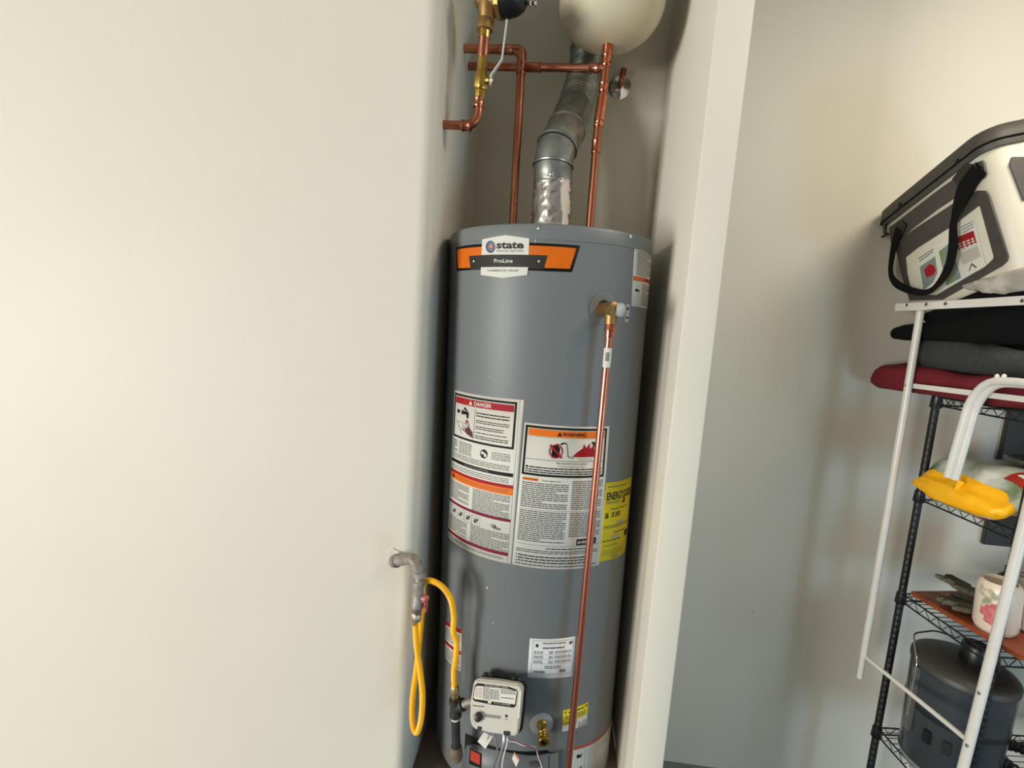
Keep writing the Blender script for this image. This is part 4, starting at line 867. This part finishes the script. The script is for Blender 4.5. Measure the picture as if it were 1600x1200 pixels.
# ------------------------------------------------------------------ bag with yellow end on the second shelf
zb = ZS[1]+.006
bc_y, bh_y, bh_z = -.172, .175, .060
def bagp(lx, a_, k_=1.):
    s_ = {0: 0}; e = .75
    t = max(0., min(1., (lx+.03)/.06)); sc = (.45+.37*math.sin(t*math.pi/2)) if lx < .03 else .82+.48*math.sin(min(1., (lx-.03)/.08)*math.pi/2)
    cx, sy = math.cos(a_), math.sin(a_)
    yy = math.copysign(abs(cx)**.8, cx)*bh_y*(.72+.28*sc); zz = math.copysign(abs(sy)**.9, sy)*bh_z*sc
    w_ = .006*math.sin(a_*5+lx*30)+.004*math.sin(a_*9-lx*50)
    nv = noise.noise_vector(Vector((lx*6, yy*14, zz*14)))
    up_ = .010*min(1., max(0., lx/.06))
    return Vector((lx-.028+nv.x*.010+.006*math.sin(a_*6), bc_y+yy*(1+w_), zb+bh_z*1.22-.036*(1-min(1., max(0., (lx-.0)/.06)))+zz*(1+2*w_)+nv.z*.008+up_))
def bagmesh(l0, l1, nl, a0_, a1_, na, off=0., cap0=False, cap1=False):
    mb = MB(); closed = abs(a1_-a0_-2*math.pi) < 1e-6; na1 = na if closed else na+1
    for i in range(nl+1):
        lx = l0+(l1-l0)*i/nl; c = Vector((lx-.028, bc_y, zb+bh_z*1.2))
        for j in range(na1):
            p_ = bagp(lx, a0_+(a1_-a0_)*j/na); d_ = (p_-c); mb.v.append(p_+d_.normalized()*off)
    for i in range(nl):
        for j in range(na): mb.f.append((i*na1+j, i*na1+(j+1) % na1, (i+1)*na1+(j+1) % na1, (i+1)*na1+j))
    if cap0: mb.f.append(tuple(reversed(range(na1))))
    if cap1: mb.f.append(tuple(nl*na1+j for j in range(na1)))
    return mb
BG = thing('seed_bag', 'plump printed plastic bag with bright yellow end on the second shelf', 'bag', Matrix(MS) @ Matrix.Translation(Vector((0, bc_y, zb))))
def inS(mb): mb.v = [MS @ v for v in mb.v]; return mb
BAGM = mat('bag_print', (214, 214, 206), .35, rgb2=(74, 104, 44), vscale=9, bump=.6, bscale=30)
inS(bagmesh(.018, .45, 24, 0, 2*math.pi, 40, -.001, cap1=True)).build('bag_body', BAGM, BG, ang=180)
inS(bagmesh(-.03, .026, 8, 0, 2*math.pi, 40, .0015, cap0=True)).build('yellow_end', mat('bag_yellow', (244, 178, 14), .4, var=.06, vscale=20, bump=.8, bscale=22), BG, ang=180)
mbx = inS(bagmesh(.05, .16, 5, 2.0, 3.7-1.0, 8, .003)); inS(bagmesh(-.020, .034, 5, 3.75, 5.6, 16, .0025)).build('printed_underside', BAGM, BG, ang=180)
rl = mbx.build('red_print_panel', mat('bag_red', (150, 40, 26), .4), BG, ang=180)
for i in range(3): inS(bagmesh(.07+i*.025, .083+i*.025, 2, 2.08, 2.6, 6, .005)).build('white_text_bar', LABW, rl, ang=180)
inS(bagmesh(-.014, .03, 3, 3.85, 4.35, 8, .004)).build('red_print_strip', MATS['bag_red'], BG, ang=180)
p_ = SX(1508, 748, -.02)
MB().tube([MS @ Vector((-.042, bc_y-.02, zb+.095)), MS @ Vector((-.056, bc_y-.02, zb+.062))], [.012, .004], 8).build('gathered_knot', MATS['bag_yellow'], BG)
tag(soft('black_wrapper', [(.10, -.12), (.12, -.30), (.40, -.30), (.40, -.10)], zb+bh_z*2.55+.018, zb+bh_z*2.55+.034, mat('glossy_black_wrap', (26, 24, 24), .2, rgb2=(90, 88, 84), vscale=14, bump=.5, bscale=30), MS, .006, amp=.006), 'flat glossy black package lying on top of the printed bag', 'package')
# dark panel on the wall
a_, b_ = atY(1577, 645, YG-.02), atY(1539, 851, YG-.02)
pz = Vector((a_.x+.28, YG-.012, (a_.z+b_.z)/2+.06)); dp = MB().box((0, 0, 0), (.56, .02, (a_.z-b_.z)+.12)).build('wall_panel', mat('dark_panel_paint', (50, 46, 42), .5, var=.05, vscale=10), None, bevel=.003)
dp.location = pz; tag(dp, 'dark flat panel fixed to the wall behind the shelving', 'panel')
# ------------------------------------------------------------------ third shelf
TERR = mat('terracotta_board', (150, 72, 38), .45, rgb2=(120, 58, 34), vscale=14, rvar=.1)
zt = ZS[2]+.0045
bd2 = MB().box((0, 0, 0), (.76, .37, .016)).build('board', TERR, None, bevel=.004); bd2.matrix_world = MS @ Matrix.Translation(Vector((.418, -.150, zt+.008))) @ Matrix.Rotation(math.radians(7), 4, 'Z')
tag(bd2, 'reddish brown board lying on the third shelf under the gloves', 'board'); zt2 = zt+.016
GLV = mat('glove_grey_green', (96, 92, 76), .9, var=.15, vscale=40, bump=.5, bscale=200)
def glove(label, M):
    bm = bmesh.new(); 
    J = [((0, 0, .012), .020, .012), ((.045, 0, .014), .030, .013), ((.085, 0, .014), .034, .014)]
    mb = MB()
    def flat(pts, rs, fl=.55):
        n0 = len(mb.v); zc = pts[0][2]; mb.tube(pts, rs, 12)
        for v in mb.v[n0:]: v.z = zc+(v.z-zc)*fl if True else v.z
    flat([(-.05, 0, .016), (-.02, 0, .016), (.03, 0, .016), (.07, 0, .016), (.095, 0, .016)], [.030, .030, .034, .040, .034], .4)
    for i, (y, ln, an) in enumerate(((-.030, .060, -.12), (-.010, .075, -.03), (.011, .072, .05), (.031, .055, .16))):
        d_ = Vector((math.cos(an), math.sin(an), 0)); b0 = Vector((.078, y, .017)); hz = (.0, .006, .01, .004)[i]
        mb.tube([b0, b0+d_*ln*.35+Vector((0, 0, hz*.5)), b0+d_*ln*.75+Vector((0, 0, hz)), b0+d_*ln*.95+Vector((0, 0, hz*.6)), b0+d_*ln+Vector((0, 0, hz*.4))], [.0115, .0110, .0100, .007, .002], 10)
    mb.tube([(.02, -.028, .017), (.045, -.052, .02), (.065, -.064, .024), (.078, -.068, .022), (.083, -.069, .021)], [.014, .012, .0105, .007, .002], 10)
    bm.free(); o = mb.build('work_glove', GLV, None, local=True, ang=180); o.matrix_world = M
    md = o.modifiers.new('merge', 'REMESH'); md.mode = 'VOXEL'; md.voxel_size = .003; md.use_smooth_shade = True
    return tag(o, label, 'glove', 'grey-green work gloves on the board')
g1 = SZ(1512, 955, zt2+.01); glove('grey-green work glove lying flat on the reddish board', MS @ Matrix.Translation(Vector((g1.x+.075, g1.y+.0, zt2+.001))) @ Matrix.Rotation(math.radians(165), 4, 'Z'))
glove('grey-green work glove with fingers raised, on top of the other glove', MS @ Matrix.Translation(Vector((g1.x+.085, g1.y+.05, zt2+.036))) @ Matrix.Rotation(math.radians(172), 4, 'Z') @ Matrix.Rotation(math.radians(-14), 4, 'Y'))
# floral tub
fb = SY(1551, 1000, -.25); fbx, fby = fb.x+.01, -.24
FT = thing('floral_tub', 'cream container with pink flower print on the third shelf', 'container', MS @ Matrix.Translation(Vector((fbx, fby, zt2))) @ Matrix.Rotation(math.radians(-4), 4, 'Y'))
fh = .175; fr = .058
def flm():
    m = mat('floral_cream', (222, 204, 186), .35)
    nt = m.node_tree; b_ = nt.nodes['Principled BSDF']; tc = nt.nodes.new('ShaderNodeTexCoord'); mp = nt.nodes.new('ShaderNodeMapping')
    nt.links.new(tc.outputs['Object'], mp.inputs[0]); n1 = nt.nodes.new('ShaderNodeTexNoise'); n1.inputs['Scale'].default_value = 14; n1.inputs['Detail'].default_value = 3
    r1 = nt.nodes.new('ShaderNodeValToRGB'); r1.color_ramp.elements[0].position = .58; r1.color_ramp.elements[1].position = .64
    r1.color_ramp.elements[0].color = (*s2l((222, 204, 186)), 1); r1.color_ramp.elements[1].color = (*s2l((150, 150, 120)), 1)
    nt.links.new(mp.outputs[0], n1.inputs['Vector']); nt.links.new(n1.outputs['Fac'], r1.inputs[0]); nt.links.new(r1.outputs[0], b_.inputs['Base Color']); return m
MB().lathe([(0, fr*.80), (.004, fr*.9), (.02, fr), (fh*.8, fr), (fh*.93, fr*.93), (fh, fr*.78), (fh-.003, fr*.72), (fh-.03, fr*.72)], (0, 0, 0), (0, 0, 1), 40).build('tub_body', flm(), FT, local=True)
PINK = mat('flower_pink', (186, 84, 92), .45, rgb2=(212, 140, 132), vscale=45)
for (da, dz, rr_) in ((0, .085, .020), (-.28, .075, .017), (.25, .07, .018), (-.05, .055, .018), (.12, .10, .013)):
    mb = MB(); a0_ = math.radians(212)+da; pts_ = []
    for k_ in range(14):
        t = 2*math.pi*k_/14; q_ = rr_*(1+.18*math.cos(5*t)); aa = a0_+q_*math.cos(t)/fr; pts_.append(Vector((math.cos(aa)*(fr+.0012), math.sin(aa)*(fr+.0012), dz+q_*math.sin(t))))
    c_ = Vector((math.cos(a0_)*(fr+.0025), math.sin(a0_)*(fr+.0025), dz)); mb.add(pts_+[c_], [(k_, (k_+1) % 14, 14) for k_ in range(14)]); mb.build('flower_petal', PINK, FT, local=True, ang=180)
wb = SY(1600, 1000, -.27)
o = soft('white_plastic_bag', [(wb.x+.03, -.33), (wb.x+.0, -.22), (wb.x+.05, -.12), (wb.x+.25, -.12), (wb.x+.25, -.33)], zt2+.001, zt2+.17, mat('white_crumple', (214, 208, 198), .3, bump=.8, bscale=25), MS, .02, amp=.02, nsc=.05)
tag(o, 'crumpled white plastic bag right of the floral container', 'plastic bag')
nb = SY(1568, 905, -.06)
BT = thing('dark_bottle', 'dark navy bottle standing behind the floral container', 'bottle', MS @ Matrix.Translation(Vector((nb.x+.02, -.06, zt2))))
bh = nb.z-zt2+.05; MB().lathe([(0, .030), (.004, .033), (bh*.7, .033), (bh*.85, .016), (bh*.88, .014)], (0, 0, 0), (0, 0, 1), 28).build('bottle_body', mat('navy_plastic', (18, 20, 34), .3), BT, local=True); MB().lathe([(bh*.86, .017), (bh, .017), (bh+.002, .014)], (0, 0, 0), (0, 0, 1), 20).build('bottle_cap', BLACKP, BT, local=True)
# ------------------------------------------------------------------ canister on the lowest shelf
zc = ZS[3]+.005; cr = .145; cl_ = SY(1436, 1085, -.19); ccx, ccy = cl_.x+cr*1.08, -.175
ct = SY(1500, 1042, -.19).z; chh = ct-zc
CN = thing('canister', 'smoky dark plastic canister with wire handle on the bottom shelf', 'canister', MS @ Matrix.Translation(Vector((ccx, ccy, zc))))
SMOKE = mat('smoky_plastic', (52, 57, 61), .2, var=.1, vscale=6)
MB().lathe([(0, cr*.82), (.004, cr*.86), (.03, cr*.93), (chh*.45, cr*.97), (chh*.9, cr), (chh*.95, cr*.985)], (0, 0, 0), (0, 0, 1), 48).build('canister_body', SMOKE, CN, local=True)
MB().lathe([(-.001, cr*.80), (.006, cr*.885), (.032, cr*.955), (.034, cr*.94)], (0, 0, .0), (0, 0, 1), 48, caps=False).build('bottom_rim', mat('pale_grey_rim', (128, 130, 130), .4), CN, local=True)
ldc = MB().lathe([(chh*.93, cr*1.0), (chh*.94, cr*1.025), (chh*.985, cr*1.025), (chh, cr*.99), (chh+.012, cr*.8), (chh+.016, cr*.4), (chh+.016, 0)], (0, 0, 0), (0, 0, 1), 48).build('canister_lid', mat('lid_dark_grey', (58, 54, 50), .5), CN, local=True)
MB().lathe([(chh+.01, .040), (chh+.014, .042), (chh+.075, .040), (chh+.08, .036)], (.03, .0, 0), (0, 0, 1), 28).build('lid_post', BLACKP, ldc, local=True)
hd = [Vector((-cr*1.04, .02, chh*.45)), Vector((-cr*1.04, .02, chh*.96)), Vector((-cr*.9, .06, chh+.015)), Vector((-cr*.75, .10, chh+.045)), Vector((-.02, .11, chh+.055)), Vector((cr*.7, .09, chh+.03)), Vector((cr*1.04, .02, chh*.9)), Vector((cr*1.04, .02, chh*.5))]
MB().tube(fillet(hd, .02, 5), .0032, 10).build('wire_handle', CHROME, CN, local=True)
for sx_ in (-1,): MB().box((sx_*cr*1.0, .02, chh*.62), (.014, .03, chh*.6)).build('handle_guide', mat('grey_guide', (86, 86, 86), .4), CN, local=True, bevel=.004)
for aa in (200, 222): 
    t = math.radians(aa); MB().box((math.cos(t)*cr*.985, math.sin(t)*cr*.985, chh*.40), (.012, .026, .05), Matrix.Rotation(t, 3, 'Z')).build('latch', BLACKP, CN, local=True, bevel=.004)
MB().lathe([(chh*.55, cr*.975), (chh*.555, cr*.992), (chh*.60, cr*.996), (chh*.605, cr*.98)], (0, 0, 0), (0, 0, 1), 48, caps=False).build('body_band', mat('band_dark', (30, 32, 35), .3), CN, local=True)
# corrugated hose
hx0 = SY(1600, 1150, -.30); P = []
for i in range(260):
    t = i/259*2*math.pi*1.6; P.append(MS @ Vector((hx0.x+.16+.10*math.cos(t+2.6), -.22+.10*math.sin(t+2.6), zc+.024+.044*i/259*1.6)))
mbh = MB().tube(P, [.0185+.0022*math.sin(i*1.25) for i in range(260)], 12); c_ = P[0].copy(); mbh.v = [v-c_ for v in mbh.v]; o = mbh.build('ribbed_hose', BLACKP, None, ang=60); o.location = c_
tag(o, 'coiled black ribbed hose beside the canister on the bottom shelf', 'hose')

# small marks on the walls
wr = bpy.data.objects['wall_right']; wf = bpy.data.objects['wall_far']
q = atX(1057, 386, XR); MB().lathe([(-.001, .004), (.0015, .0035), (.0025, .0015), (.0026, 0)], q, (-1, 0, 0), 10).build('paint_drip', WALL, wr)
for x, y, w_ in ((1176, 955, .006), (1151, 990, .004), (1250, 905, .003)):
    q = atY(x, y, YG); MB().box(q+Vector((0, -.0003, 0)), (w_*2, .0008, .0022)).build('scuff_mark', mat('scuff_grey', (112, 108, 102), .7), wf)
